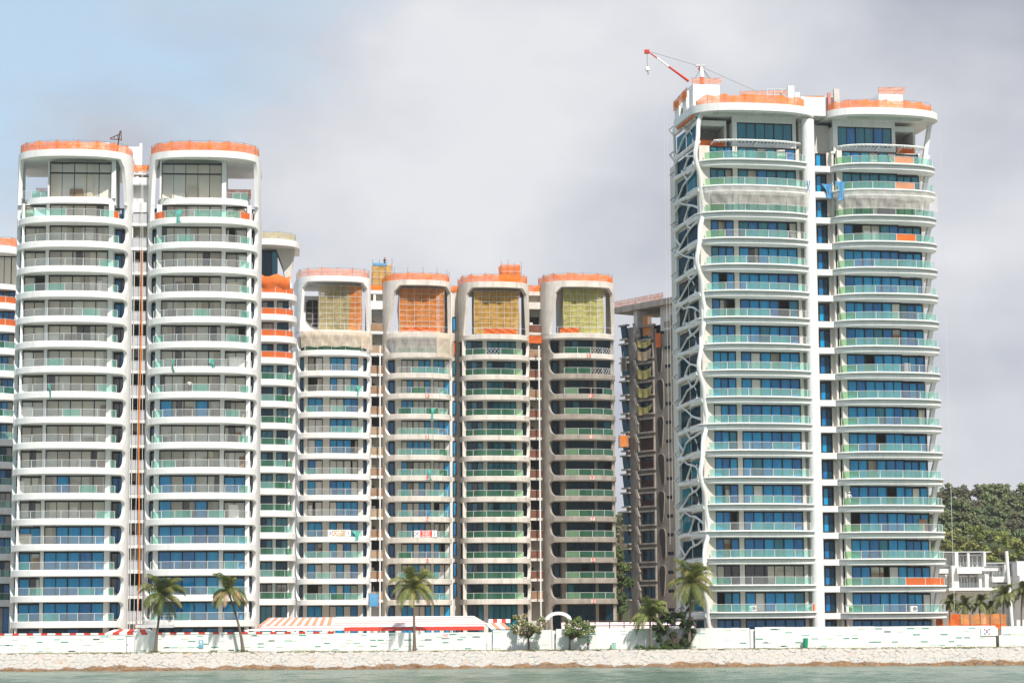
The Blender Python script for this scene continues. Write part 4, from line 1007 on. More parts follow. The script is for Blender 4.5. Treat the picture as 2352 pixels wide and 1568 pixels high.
for i in range(len(lv)):
    z = lv[i]; zn = lv[i + 1] if i + 1 < len(lv) else 0.2; fp = fpost(z); H = z - zn
    mb = MB()
    if i > 0:
        mb.tube([(fp[0], fp[1], z - .45)] + [(xl, ya + DP * q, z - .4 + .10 * math.sin(q * 6 + i)) for q in (.15, .35, .55, .75, 1)], [.38, .31, .28, .28, .31, .36], 'white_paint', 7)
    # branching members of this storey (y-z plane): alternating Y forms
    def pt_(q, v): fz = zn + H * v; fpz = fpost(fz); return (xl - .05 if q > .1 else fpz[0], (fpz[1] if q < .03 else ya + DP * q), fz)
    if i < len(lv):
        j1 = (.38 + rl.uniform(-.08, .08), .5 + rl.uniform(-.12, .12)); fl = i % 2
        if H > 2:
            mb.tube([pt_(.02, .12 if fl else .8), pt_(j1[0] * .55, j1[1] - (.1 if fl else -.05)), pt_(*j1)], [.26, .14, .16], 'white_paint', 6)
            mb.tube([pt_(*j1), pt_(j1[0] + .12, .75 if not fl else .3), pt_(j1[0] + .22, 1.0 if not fl else 0.0)], [.16, .13, .24], 'white_paint', 6)
            mb.tube([pt_(*j1), pt_(j1[0] + .2, .42 if not fl else .62), pt_(.80, .1 if not fl else .85), pt_(.9, 0 if not fl else 1)], [.16, .13, .14, .24], 'white_paint', 6)
            if rl.random() < .5: mb.tube([pt_(.78, .15 if not fl else .8), pt_(1, .55)], [.14, .2], 'white_paint', 6)
            if rl.random() < .6: mb.tube([pt_(.12, 0), pt_(.16, .3), pt_(.1 if fl else .25, .5)], [.2, .1, .09], 'white_paint', 6)
        if mb.f: mb.build('lattice_panel', RT, smooth=True, angle=60)
# side wall windows behind the lattice and its slab edges
mb = MB()
xw = R1.fx(.03) + .05
for i, z in enumerate(lv[1:] + [0]):
    zt = lv[i] - (tR if i > 0 else 1.0)
    # balcony-like side slab
    if z > 0: mb.box(xl + .25, xw - .003, ya + .6, ya + DP, z - .42, z - .02, 'beige_render')
mb.build('side_slab', RT)
for i, z in enumerate(lv[1:] + [0]):
    zt = lv[i] - tR
    for q0, q1 in ((.10, .50), (.56, .94)):
        wm = MB(); y0_, y1_ = ya + DP * q0, ya + DP * q1; wm.box(xw - .09, xw - .003, y0_, y1_, z + .15, zt - .1, 'frame_dark')
        w_ = wm.build('side_window', RT); g = MB(); kd = rl.choice(['glass_night', 'glass_night', 'glass_night', 'glass_teal'])
        n = 2
        for k in range(n):
            a_, b__ = y0_ + (y1_ - y0_) * k / n + .08, y0_ + (y1_ - y0_) * (k + 1) / n - .06
            g.quad((xw - .11, a_, z + .25), (xw - .11, b__, z + .25), (xw - .11, b__, zt - .2), (xw - .11, a_, zt - .2), kd)
        g.build('pane', w_)
# roof piece over the lattice side: white fin walls, parapet nets
mb = MB()
for q0, q1, h_ in ((.15, .3, 2.6), (.45, .62, 3.3), (.8, 1.0, 3.0)):
    mb.box(xl + .1, xl + .5, ya + DP * q0, ya + DP * q1, R1.z(262), R1.z(238) + h_, 'white_paint')
mb.box(xl - .1, xw, ya + 1, ya + DP + .3, R1.z(264), R1.z(248), 'white_paint'); mb.box(xl + .6, xl + 5, ya + 8, ya + DP + .2, R1.z(247.9), R1.z(206), 'beige_render')
mb.build('roof_side_wall', RT)
a0 = world(RT, (xl - .3, ya - .3, R1.z(262))); a1 = world(RT, (xl - .3, ya + DP * .75, R1.z(262)))
flat_net('gap_net', a0, a1, 1.5, 'orange_fabric', 'dark orange net along the left side edge of the tallest roof, above the white lattice')
flat_net('gap_net', world(RT, (xl - .1, ya + DP * .35, R1.z(200))), world(RT, (xl - .1, ya + DP, R1.z(208))), 1.3, 'net_orange', 'orange net high on the rear left roof corner of the tallest tower')
for k, (pxr, py0, py1, lab) in enumerate(((1525, 262, 1250, 'outermost thin rope left of the lattice'), (1532, 262, 1150, 'thin rope hanging close to the lattice at its left'), (1606, 300, 1400, 'thin rope hanging in front of the lattice side, right of its wavy post'),
                                   (2160, 300, 1395, 'thin rope at the right edge of the tallest tower'), (2172, 700, 1400, 'outer thin rope at the right edge, beside the wooded hill'))):
    a = P(pxr, py0, YR - 1 if pxr < 1700 else YR); b_ = P(pxr + (12 if pxr > 1600 else 6) * (py1 - py0) / 1100, py1, YR - 1 if pxr < 1700 else YR); b_.x = a.x
    rope([a, b_], .018, 'rope_white', lab)
# crane
ck = P(1612, 193, YR + 7); cr_ = empty('roof_crane', ck, 0, 'small red and white luffing crane on top of the tallest tower', 'crane')
def cl(px, py, dy=0): return P(px, py, YR + 7 + dy) - ck
mb = MB(); mb.tube([(0, 0, -3), cl(1612, 178)], .28, 'red_paint', 8); mb.tube([cl(1612, 178), cl(1611, 153)], .26, 'sign_white', 8); mb.box(-.75, .45, -.3, .3, cl(1611, 153).z, cl(1611, 153).z + .25, 'metal_light')
mb.tube([cl(1604, 160), cl(1611, 154)], .15, 'red_paint', 6); mb.build('mast', cr_)
mb = MB(); A, B_ = cl(1582, 187, -.5), cl(1486, 117, -.5)
cols = ['red_paint', 'red_paint', 'sign_white', 'red_paint']
for k, (q0, q1) in enumerate(((0, .2), (.2, .48), (.48, .76), (.76, 1))): mb.tube([A.lerp(B_, q0), A.lerp(B_, q1)], [.19 - .03 * k, .17 - .03 * k], cols[k], 6)
mb.box(B_.x - .35, B_.x + .3, -.8, -.2, B_.z - .35, B_.z + .1, 'red_paint'); mb.build('boom', cr_)
mb = MB(); mb.tube([B_, cl(1487, 155, -.5)], .035, 'metal_grey', 4); mb.tube([B_, cl(1611, 154)], .03, 'metal_grey', 4); mb.tube([cl(1611, 154), cl(1597, 180)], .04, 'metal_grey', 4); mb.tube([cl(1611, 154), cl(1634, 184)], .04, 'metal_grey', 4); mb.tube([cl(1611, 154), cl(1628, 182)], .035, 'metal_grey', 4); mb.tube([cl(1611, 154), cl(1735, 209, 3)], .03, 'metal_grey', 4); mb.build('cable', cr_)
mb = MB(); h0 = cl(1487, 157, -.5); mb.loft([[(h0.x + r_ * math.cos(a * math.pi / 4), h0.y + r_ * math.sin(a * math.pi / 4), h0.z + z_) for a in range(8)] for z_, r_ in ((.2, .08), (0, .3), (-.3, .3), (-.5, .08))], 'sign_white')
mb.tube([(h0.x, h0.y, h0.z - .5), (h0.x + .15, h0.y, h0.z - .75), (h0.x, h0.y, h0.z - .9)], .05, 'metal_grey', 4); mb.build('hook_block', cr_)

# ------------------------------------------------------------------ BROWN TOWER BEHIND (seen from its side)
pb = P(1437, 1000, 420); NT = empty('apartment_tower', (pb.x, 420, GZ), math.radians(-55), 'unpainted dark brown concrete tower seen between the middle towers and the lattice', 'building')
zN = lambda py, Y=413: P(1490, py, Y).z - GZ
topN = zN(705); LN = 22
def nx(px):  # local x on facade plane y=0 for a pixel column
    # world point = root + x*(cos,sin)
    cx_, cy__ = math.cos(NT.rotation_euler.z), math.sin(NT.rotation_euler.z); k = (px - 1176) / F
    return (k * 420 - pb.x) / (cx_ - k * cy__)
rowt = [748 + 42.65 * i for i in range(16)]
mb = MB()
wx0, wx1 = nx(1469), nx(1503); ox0, ox1 = nx(1510), nx(1525); sx0, sx1 = nx(1528), nx(1543)
yt = -.0
# wall built as strips around the openings
edges = [0, wx0, wx1, sx0, sx1, LN]
mb.box(0, wx0, 0, .6, 0, topN - 3, 'pale_stain_concrete'); mb.box(wx1, sx0, 0, .6, 0, topN - 5.2, 'dark_concrete'); mb.box(sx1, LN, 0, .6, 0, topN - 2, 'dark_concrete')
for a, b_ in ((wx0, wx1), (sx0, sx1)):
    zprev = topN - 3
    for i, y in enumerate(rowt):
        big = a == wx0
        zt = zN(y) if big else zN(y + 8); zb_ = zN(y + 28) if big else zN(y + 16)
        if zb_ < .3: break
        mb.box(a, b_, 0, .6, zt, zprev, 'raw_concrete' if i < 3 else 'dark_concrete'); zprev = zb_
    mb.box(a, b_, 0, .6, 0, zprev, 'dark_concrete')
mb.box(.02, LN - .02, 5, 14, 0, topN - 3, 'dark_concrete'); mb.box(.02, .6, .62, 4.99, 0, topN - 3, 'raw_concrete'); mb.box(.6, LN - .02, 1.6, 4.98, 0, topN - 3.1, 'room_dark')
mb.build('wall', NT)
rr = random.Random(6)
for i, y in enumerate(rowt):
    zt, zb_ = zN(y), zN(y + 28)
    if zb_ < .3: break
    w_ = window(NT, wx0 + .15, wx1 - .15, zb_ + .1, zt - .1, .35, ['glass_night'] * 2)
    fb = MB()   # projecting precast surround
    for x_ in (wx0 - .25, wx1): fb.box(x_, x_ + .25, -.35, -.004, zb_ - .3, zt + .3, 'raw_concrete')
    fb.box(wx0, wx1, -.35, -.004, zt, zt + .3, 'raw_concrete'); fb.box(wx0, wx1, -.42, -.004, zb_ - .3, zb_, 'raw_concrete'); fb.build('surround', w_)
    if i in (5, 6, 7, 8, 9): bm_ = MB(); bm_.box(wx0 + .2, wx1 - .2, .1, .2, zb_ + .05, zb_ + (zt - zb_) * rr.uniform(.5, .95), 'rust_dark'); bm_.build('board', w_)
    # wide slit windows at right
    window(NT, sx0, sx1, zN(y + 16), zN(y + 8), .3, ['glass_night', 'glass_night'])
# sagging cloths on the upper windows
for i, mat, lab in ((0, 'yellow_net', 'mustard cloth hanging below the top window of the brown tower'), (1, 'net_brown', 'brownish cloth covering the second window from the top of the brown tower'), (2, 'yellow_net', 'mustard cloth sagging over the third window from the top of the brown tower'),
                    (3, 'yellow_net', 'mustard cloth stretched over the fourth window from the top of the brown tower'), (4, 'yellow_net', 'mustard cloth hanging diagonally across the fifth window from the top of the brown tower')):
    zt, zb_ = zN(rowt[i] + (28 if i == 0 else 8)), zN(rowt[i] + (44 if i == 0 else 31)); mb = MB(); g = []; n = 10; w_ = wx1 - wx0
    for j in range(5):
        v = j / 4
        g.append([Vector((w_ * (u / n - .5) * (1 - .12 * v), -.5 - .15 * math.sin(u * 1.5) * v, (zt - zb_) * (1 - v * (1 - (.45 * (u / n) if i == 4 else 0))) - .55 * math.sin(math.pi * u / n) * (1 - v * .3) + (-.9 * (1 - u / n) * 0))) for u in range(n + 1)])
    for j in range(4):
        for u in range(n): mb.quad(g[j][u], g[j][u + 1], g[j + 1][u + 1], g[j + 1][u], mat)
    o = mb.build('window_cloth', smooth=True, angle=90); o.location = world(NT, ((wx0 + wx1) / 2, 0, zb_)); o.rotation_euler.z = NT.rotation_euler.z; tag(o, lab, 'cloth', 'cloths over the brown tower windows')
# fluted oval recess shapes: dark lens panels in proud frames
for k in range(8):
    z1 = zN(788 + 85.3 * k); z0 = zN(788 + 85.3 * k + 70)
    if k == 7: z0 = max(z0, .3)
    mb = MB(); cx_ = (ox0 + ox1) / 2; hw = (ox1 - ox0) / 2; pts = []
    for a in range(28):
        t_ = 2 * math.pi * a / 28; cu, su = math.cos(t_), math.sin(t_); q = math.copysign(abs(su) ** .45, su)
        pts.append((cx_ + hw * math.copysign(abs(cu) ** .6, cu) * (.72 + .28 * q) + (.3 * hw * (1 - q) if k % 2 else 0), z0 + (z1 - z0) * (.5 + .5 * q)))
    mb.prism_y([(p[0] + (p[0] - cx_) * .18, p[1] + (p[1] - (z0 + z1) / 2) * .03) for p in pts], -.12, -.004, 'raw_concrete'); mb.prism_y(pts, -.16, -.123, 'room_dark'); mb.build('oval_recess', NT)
# slanting ribs left of the windows and bay windows on the left corner
mb = MB()
for i, y in enumerate(rowt):
    zt, zb_ = zN(y - 12), zN(y + 30)
    if zb_ < 0: break
    a = nx(1459); mb.loft([[(a - .3, -.45, zb_), (a + .6, -.45, zb_), (a + .6, -.01, zb_), (a - .3, -.01, zb_)], [(a + .9, -.6, (zt + zb_) / 2), (a + 1.5, -.6, (zt + zb_) / 2), (a + 1.5, -.01, (zt + zb_) / 2), (a + .9, -.01, (zt + zb_) / 2)], [(a, -.45, zt), (a + .7, -.45, zt), (a + .7, -.01, zt), (a, -.01, zt)]], 'pale_stain_concrete')
mb.build('slanting_rib', NT)
for i, y in enumerate(rowt[:-1]):
    zt, zb_ = zN(y + 2, 420), zN(y + 30, 420)
    if zb_ < .2: break
    mb = MB(); mb.box(-.9, 1.6, -.7, -.003, zt, zt + .28, 'raw_concrete'); mb.box(-.7, 1.5, -.6, -.003, zb_ - .28, zb_, 'raw_concrete'); w_ = mb.build('bay_window', NT)
    g = MB(); g.loft([[(x + q, yy, z) for x, yy in ((-.5, -.4), (.9, -.4), (.9, -.01), (-.5, -.01))] for z, q in ((zb_ + .003, 0.3), (zt - .003, -.1))], 'glass_night'); g.build('pane', w_)
mb = MB()  # roof plate on raking props
mb.box(-1.6, LN, -1.3, 9, topN - .2, topN + .9, 'raw_concrete'); mb.build('roof', NT)
mb = MB()
mb.box(nx(1462), nx(1470), -.4, 2, topN - 5, topN - .204, 'primed_concrete'); mb.box(nx(1519), LN, .1, 1, topN - 4.6, topN - .204, 'primed_concrete'); mb.box(nx(1462), nx(1502), .4, .8, topN - 5.2, topN - 3.9, 'primed_concrete'); mb.build('roof_prop', NT)
flat_net('gap_net', world(NT, (-1.5, -1.2, topN + .9)), world(NT, (13, -1.2, topN + .9)), 1.1, 'net_pale', 'reddish net on the sloping roof edge of the brown concrete tower')
flat_net('gap_net', world(NT, (nx(1480), -.1, topN - 5)), world(NT, (nx(1500), -.1, topN - 5)), 3.6, 'net_scaf_orange', 'ragged orange net hanging on scaffold under the brown tower roof')
flat_net('gap_net', world(NT, (nx(1510), -.2, topN - 7.5)), world(NT, (nx(1522), -.2, topN - 7.5)), 2.6, 'orange_fabric', 'square orange sheet beside the top window of the brown tower', posts=False)
def hoistbox(px0, px1, py0, py1, Y, mat, label):
    a = P((px0 + px1) / 2, py0, Y); w_ = (px1 - px0) * mpp(Y) / 2; h = (py0 - py1) * mpp(Y); root = empty('hoist_cage', a, .1, label, 'hoist cage')
    mb = MB(); n = 6
    mb.loft([[(x + .06 * math.sin(k * 2 + x), y_, h * k / 4) for x, y_ in ((-w_, -w_), (0, -w_ - .1), (w_, -w_), (w_ * .95, w_), (-w_, w_))] for k in range(5)], mat, caps=False); mb.build('net', root)
    mb = MB()
    for x in (-w_ - .05, w_ + .05):
        for y_ in (-w_ - .05, w_ + .05): mb.tube([(x, y_, -.1), (x, y_, h + .2)], .05, 'metal_grey', 4)
    mb.box(-w_, w_, -w_, w_, -.1, 0, 'timber_panel'); mb.tube([(0, 0, h), (0, 0, h + 1.2)], .04, 'metal_grey', 4); mb.build('cage_frame', root)
hoistbox(1423, 1442, 1026, 1000, 418, 'net_scaf_orange', 'orange wrapped cage fixed to the left edge of the brown tower')
hoistbox(1428, 1437, 850, 822, 418, 'room_dark', 'dark cage fixed near the top left edge of the brown tower')
hoistbox(848, 868, 1392, 1363, 368, 'blue_fabric', 'blue and red draped gondola hanging between the first and second middle towers')
# ------------------------------------------------------------------ GROUND, WATER, SEAWALL
def sheet(name, x0, x1, y0, y1, z, mat):
    mb = MB(); mb.quad((x0, y0, z), (x1, y0, z), (x1, y1, z), (x0, y1, z), mat); o = mb.build(name); o['kind'] = 'structure'; return o
sheet('ground', -3500, 3500, 292.5, 4500, GZ - .02, 'soil')
m, nt, out = nmat('sea'); bs = N(nt, 'ShaderNodeBsdfPrincipled', Roughness=.16); bs.inputs['IOR'].default_value = 1.33
v = coord(nt, (.35, 1.0, 1)); n1 = noise(nt, v, .55, 8, .6); v2 = coord(nt, (.10, .035, 1))
nt.links.new(mix(nt, ramp(nt, noise(nt, v2, 1, 3), .3, .7), (.095, .155, .11), (.145, .205, .155)), bs.inputs['Base Color'])
v3 = coord(nt, (.9, .35, 1)); n3 = noise(nt, v3, 1.2, 6, .65)
ad = N(nt, 'ShaderNodeMath', operation='ADD'); nt.links.new(n1, ad.inputs[0]); nt.links.new(n3, ad.inputs[1])
nt.links.new(bump(nt, ad.outputs[0], 1.0, .38), bs.inputs['Normal']); nt.links.new(bs.outputs[0], out.inputs[0])
# water with real waves in the part that is seen
nx_, ny_ = 520, 150; gx = np.linspace(-110, 110, nx_); gy = np.concatenate([np.linspace(60, 200, 30, endpoint=False), np.linspace(200, 288.6, ny_ - 30)])
XX, YY = np.meshgrid(gx, gy); rs = np.random.RandomState(3); ZZ = np.zeros_like(XX)
for k in range(26):
    lam = rs.uniform(1.0, 7); a = rs.uniform(-.9, .9) + math.pi / 2; ph = rs.uniform(0, 6.3); kx, ky = math.cos(a) * 2 * math.pi / lam, math.sin(a) * 2 * math.pi / lam
    ZZ += (lam * .0034) * np.sin(kx * XX + ky * YY + ph)
me = bpy.data.meshes.new('water'); vv = np.stack([XX, YY, ZZ], -1).reshape(-1, 3)
ff = [(j * nx_ + i, j * nx_ + i + 1, (j + 1) * nx_ + i + 1, (j + 1) * nx_ + i) for j in range(ny_ - 1) for i in range(nx_ - 1)]
off = len(vv); vv = list(map(tuple, vv)) + [(-3500, -400, -.03), (3500, -400, -.03), (3500, 288, -.12), (-3500, 288, -.12)]
me.from_pydata(vv, [], ff + [(off, off + 1, off + 2, off + 3)]); me.materials.append(M['sea']); me.polygons.foreach_set('use_smooth', [True] * len(me.polygons)); me.update()
wo = bpy.data.objects.new('water', me); COL.objects.link(wo); wo['kind'] = 'structure'
# rubble stone seawall
rs = np.random.RandomState(5); Wd, Hd = 150.0, 3.3
seeds = []
for j in range(6):
    for i in range(int(Wd / .82)): seeds.append((-Wd / 2 + (i + rs.uniform(.02, .98)) * .82 + .4 * (j % 2), (j + rs.uniform(.08, .92)) * Hd / 6))
seeds = np.array(seeds); tone = rs.rand(len(seeds)); tilt = rs.uniform(-.09, .09, (len(seeds), 2)); heig = rs.uniform(0, .12, len(seeds))
nu, nv = 1500, 40; U, V = np.meshgrid(np.linspace(-Wd / 2, Wd / 2, nu), np.linspace(0, Hd, nv)); U = U + rs.uniform(-.02, .02, U.shape); pts = np.stack([U, V], -1).reshape(-1, 2)
pw = pts + .06 * np.stack([np.sin(pts[:, 1] * 9 + pts[:, 0] * 3), np.sin(pts[:, 0] * 8)], -1)
d1 = np.full(len(pts), 9e9); d2 = d1.copy(); idx = np.zeros(len(pts), int)
order = np.argsort(seeds[:, 0]); ss = seeds[order]
for q0 in range(0, len(pts), 4000):
    blk = pw[q0:q0 + 4000]; lo_, hi_ = blk[:, 0].min() - 2, blk[:, 0].max() + 2
    if hi_ - lo_ > 100: pass
    D = ((blk[:, None, :] - ss[None, :, :]) * np.array([1, 1.35])); D = (D ** 2).sum(-1); o2 = np.argpartition(D, 1, axis=1)[:, :2]
    da = np.take_along_axis(D, o2, 1); sw = da[:, 0] > da[:, 1]; o2[sw] = o2[sw][:, ::-1]; da[sw] = da[sw][:, ::-1]
    d1[q0:q0 + 4000] = da[:, 0]; d2[q0:q0 + 4000] = da[:, 1]; idx[q0:q0 + 4000] = order[o2[:, 0]]
edge = np.sqrt(d2) - np.sqrt(d1); joint = np.clip(edge / .075, 0, 1); sd = seeds[idx]
relief = (joint ** .6) * (.05 + .7 * heig[idx]) + joint * ((pts[:, 0] - sd[:, 0]) * tilt[idx, 0] + (pts[:, 1] - sd[:, 1]) * tilt[idx, 1] * 2)
slope = pts[:, 1] / Hd; y = 287.9 + 2.1 * slope - relief * .8; z = -.25 + 2.38 * slope + relief * .5
stain_h = .54 + .14 * np.sin(pts[:, 0] * .35) + .10 * np.sin(pts[:, 0] * 1.9) + .18 * (tone[idx] - .5)
st = np.clip((stain_h - (z + .1 * relief)) / .12, 0, 1)[:, None]
t_ = tone[idx][:, None]; warm = np.array([[.49, .45, .40]]); cool = np.array([[.43, .42, .395]]); rosy = np.array([[.47, .38, .32]])
colr = warm * t_ + cool * (1 - t_); rz_ = (rs.rand(len(seeds))[idx] > .975)[:, None]; colr = np.where(rz_, rosy, colr)
ochre = np.array([[.19, .085, .014]]) * (.55 + .6 * t_); colr = colr * (1 - st) + ochre * st
jn = .6 * (1 - joint)[:, None] ** 2.2 * (.35 + .65 * (rs.rand(len(seeds))[idx])[:, None]); colr = colr * (1 - jn) + np.array([[.13, .10, .08]]) * jn
vv = np.stack([pts[:, 0], y - 289, z], -1); ff = [(j * nu + i, j * nu + i + 1, (j + 1) * nu + i + 1, (j + 1) * nu + i) for j in range(nv - 1) for i in range(nu - 1)]
n0 = len(vv); cap = [(x, 1.35, 2.12) for x in (-Wd / 2, Wd / 2)]
me = bpy.data.meshes.new('seawall'); me.from_pydata(list(map(tuple, vv)), [], ff); me.materials.append(M['stone'])
at = me.color_attributes.new('tint', 'FLOAT_COLOR', 'POINT'); at.data.foreach_set('color', np.concatenate([colr, np.ones((n0, 1))], 1).astype(np.float32).ravel())
me.update(); swo = bpy.data.objects.new('seawall', me); COL.objects.link(swo); swo.location = (0, 289, 0)
tag(swo, 'pale rubble stone seawall stained ochre along the waterline', 'seawall')
# grass ledge between wall and hoarding
mb = MB(); rg = random.Random(2); xs = [-75 + i * .5 for i in range(301)]
g = [[(x, yy + rg.uniform(-.06, .06), zz_ + rg.uniform(-.02, .05)) for x in xs] for yy, zz_ in ((289.85, 2.10), (290.2, 2.17), (291.2, 2.19), (292.6, 2.2))]
for j in range(3):
    for i in range(300): mb.quad(g[j][i], g[j][i + 1], g[j + 1][i + 1], g[j + 1][i], 'grass')
o = mb.build('verge', smooth=True, angle=90); o['kind'] = 'structure'
def leafcloud(mb, blobs, n, size, cols, rn, flat=.6, gap=.0, vj=.25):
    """scatter small leaf faces through ellipsoids; blobs = (cx,cy,cz,rx,ry,rz)"""
    if mb.tint is None: mb.tint = []
    for bl in blobs:
        cx_, cy__, cz_, rx, ry, rz_ = bl[:6]; base = bl[6] if len(bl) > 6 else rn.choice(cols)
        for _ in range(int(n * rx * rz_ / (2.0 * 2.0)) + 5):
            u = rn.gauss(0, 1), rn.gauss(0, 1), rn.gauss(0, 1); L = math.sqrt(sum(q * q for q in u)) + 1e-6; r_ = rn.random() ** .45
            p = Vector((cx_ + u[0] / L * rx * r_, cy__ + u[1] / L * ry * r_, cz_ + u[2] / L * rz_ * r_))
            nrm = Vector((u[0] / L + rn.uniform(-.7, .7), u[1] / L + rn.uniform(-.7, .7), abs(u[2] / L) * .6 + rn.uniform(-.1, 1.0))).normalized()
            t1 = nrm.orthogonal().normalized(); t1.rotate(Matrix.Rotation(rn.random() * 6.28, 3, nrm)); t2 = nrm.cross(t1); s_ = size * rn.uniform(.6, 1.4)
            k = 1 + rn.uniform(-vj, vj); c_ = (base[0] * k, base[1] * k, base[2] * k, 1)
            mb.add([p - t1 * s_, p + t2 * s_ * flat, p + t1 * s_, p - t2 * s_ * flat], [(0, 1, 2, 3)], 'leaf'); mb.tint += [c_] * 4
def pad_tint(mb, c_):
    if mb.tint is None: mb.tint = []
    mb.tint += [c_] * (len(mb.v) - len(mb.tint))
# tufts on the verge
mb = MB(); mb.tint = []
for _ in range(5200):
    x = rg.uniform(-72, 72); 
    if math.sin(x * .7) + math.sin(x * .23 + 1) < rg.uniform(-1.4, 1.2): continue
    yy = rg.uniform(289.95, 291.2); h = rg.uniform(.06, .22); a = rg.uniform(-.1, .1); c_ = rg.choice([(.12, .16, .04), (.2, .2, .08), (.09, .12, .03), (.27, .23, .12)])
    mb.add([(x - .05, yy, 2.16), (x + .05, yy, 2.16), (x + a, yy - .03, 2.16 + h)], [(0, 1, 2)], 'leaf'); mb.tint += [(*c_, 1)] * 3
o = mb.build('grass_tufts'); tag(o, 'tufts of short grass along the foot of the white hoarding', 'grass', kind='stuff')
# ------------------------------------------------------------------ HOARDING
YH = 292.3
def hoard(px0, px1, py_top, label, dens=1.0, dy=0.0, door=None, seed=1, redband=None):
    a = P(px0, 1450, YH + dy).x; b_ = P(px1, 1450, YH + dy).x; zt = P(1176, py_top, YH + dy).z; root = empty('site_hoarding', ((a + b_) / 2, YH + dy, 2.1), 0, label, 'hoarding', 'hoarding runs along the seawall')
    w_ = (b_ - a) / 2; h = zt - 2.1; rn = random.Random(seed); mb = MB(); x = -w_; k = 0
    ds = mb
    while x < w_ - .01:
        pw_ = min(1.0, w_ - x); tilt_ = rn.uniform(-.012, .012); hh = h + rn.uniform(-.02, .02)
        mat = 'hoard_white'
        mb.add([(x, -.02 + tilt_, 0), (x + pw_ - .012, -.02 - tilt_, 0), (x + pw_ - .012, -.02 - tilt_, hh), (x, -.02 + tilt_, hh), (x, .04, 0), (x + pw_ - .012, .04, 0), (x + pw_ - .012, .04, hh), (x, .04, hh)],
               [(0, 1, 2, 3), (5, 4, 7, 6), (1, 5, 6, 2), (4, 0, 3, 7), (3, 2, 6, 7)], mat)
        for _ in range(rn.choice([1, 1, 2, 2]) if rn.random() < dens else 0):
            zz_ = rn.choice([.12, .28, .45, .6, .74, .88]) * h; xx = x + rn.uniform(-.2, .3); ww_ = rn.uniform(.7, .95); c_ = rn.choice(['dash_green', 'dash_mid', 'dash_pale', 'dash_pale'])
            xx = max(xx, -w_ + .05); 
            if xx + ww_ < w_: ds.box(xx, xx + ww_, -.052, -.012, zz_, zz_ + .10, c_)
        x += pw_; k += 1
    mb.build('panel_run', root)
    fr = MB(); 
    for i in range(int(w_ * 2 / 3) + 1): fr.box(-w_ + .2 + i * 3 - .05, -w_ + .2 + i * 3 + .05, .045, .15, 0, h - .1, 'metal_grey')
    fr.box(-w_, w_, .05, .12, h * .5, h * .5 + .1, 'metal_grey'); fr.build('back_frame', root)
    if redband:
        rbm = MB(); x = -w_; k = 0; xe = P(redband, 1450, YH).x - root.location.x
        while x < xe:
            rbm.box(x, x + (.8 if k % 2 == 0 else 1.0), -.07, .06, h - .02, h + .22, 'red_paint' if k % 2 == 0 else 'hoard_white'); x += .8 if k % 2 == 0 else 1.0; k += 1
        rbm.build('striped_capping', root)
    return root, w_, h
H1, w1, h1 = hoard(-300, 1117, 1450.5, 'long left run of white hoarding with a red and white striped capping and a door', redband=760, seed=3)
def onH(px, py, rt): q = P(px, py, YH); return q - rt.location
mb = MB(); a = onH(291, 1500, H1); b_ = onH(310, 1461, H1); mb.box(a.x, b_.x, -.07, -.055, .05, b_.z, 'sign_white')
for xx in (a.x, b_.x): mb.box(xx - .03, xx + .03, -.09, -.054, 0, b_.z + .03, 'metal_grey')
mb.box(a.x, b_.x, -.09, -.054, b_.z, b_.z + .05, 'metal_grey'); dr = mb.build('door', H1); hm = MB(); hm.box(a.x + .08, a.x + .2, -.12, -.071, 1.0, 1.15, 'metal_grey'); hm.build('handle', dr)
def flat_sign(root_, px0, px1, py0, py1, mat, name, label, cat='sign'):
    q0, q1 = P(px0, py0, YH - .1), P(px1, py1, YH - .1); rt = empty(name, ((q0.x + q1.x) / 2, YH - .12, q0.z), 0, label, cat); w_ = (q1.x - q0.x) / 2; h = q1.z - q0.z
    mb = MB(); mb.box(-w_, w_, 0, .03, 0, h, mat); mb.build('board', rt); return rt, w_, h
rt, w_, h = flat_sign(None, 456.5, 466.5, 1487, 1469, 'poster_blue', 'notice_board', 'small blue notice on the hoarding between the two left palms')
mb = MB(); mb.box(-w_ * .45, w_ * .5, -.01, -.002, h * .62, h * .9, 'sign_white'); mb.box(-w_, w_, -.01, -.002, h * .44, h * .5, 'sign_white'); mb.build('printed_area', rt)
rt, w_, h = flat_sign(None, 1015, 1032, 1464, 1453, 'sign_white', 'notice_board', 'small white notice with faint red lines on the hoarding right of the middle palm')
mb = MB()
for q in (.2, .45, .7): mb.box(-w_ * .8, w_ * .8, -.01, -.002, h * q, h * q + .07, 'pink_stripe')
mb.build('printed_area', rt)
hoard(1119, 1131, 1451, 'narrow bare grey hoarding panel left of the two flowering trees', dens=0, dy=.35)
H2, w2, h2 = hoard(1132, 1267, 1446, 'short white hoarding behind the bigger flowering tree', dens=.7, seed=6)
hoard(1268, 1276, 1448, 'narrow shaded hoarding return between the two flowering trees', dens=0, dy=.5)
H3, w3, h3 = hoard(1277, 1722, 1444.5, 'middle run of white hoarding behind the small flowering tree and the right palms', seed=8, dens=.8)
hoard(1723, 1733, 1448, 'narrow grey hoarding joint below the round white pier of the tallest tower', dens=0, dy=.4)
H4, w4, h4 = hoard(1734, 2287, 1443, 'right run of white hoarding carrying the square emblem board', seed=9)
hoard(2300, 2620, 1444.5, 'hoarding run cut off by the right picture edge', seed=10)
mb = MB(); mb.box(-.26, .26, -.05, 0, 0, .85, 'bin_green'); o = None
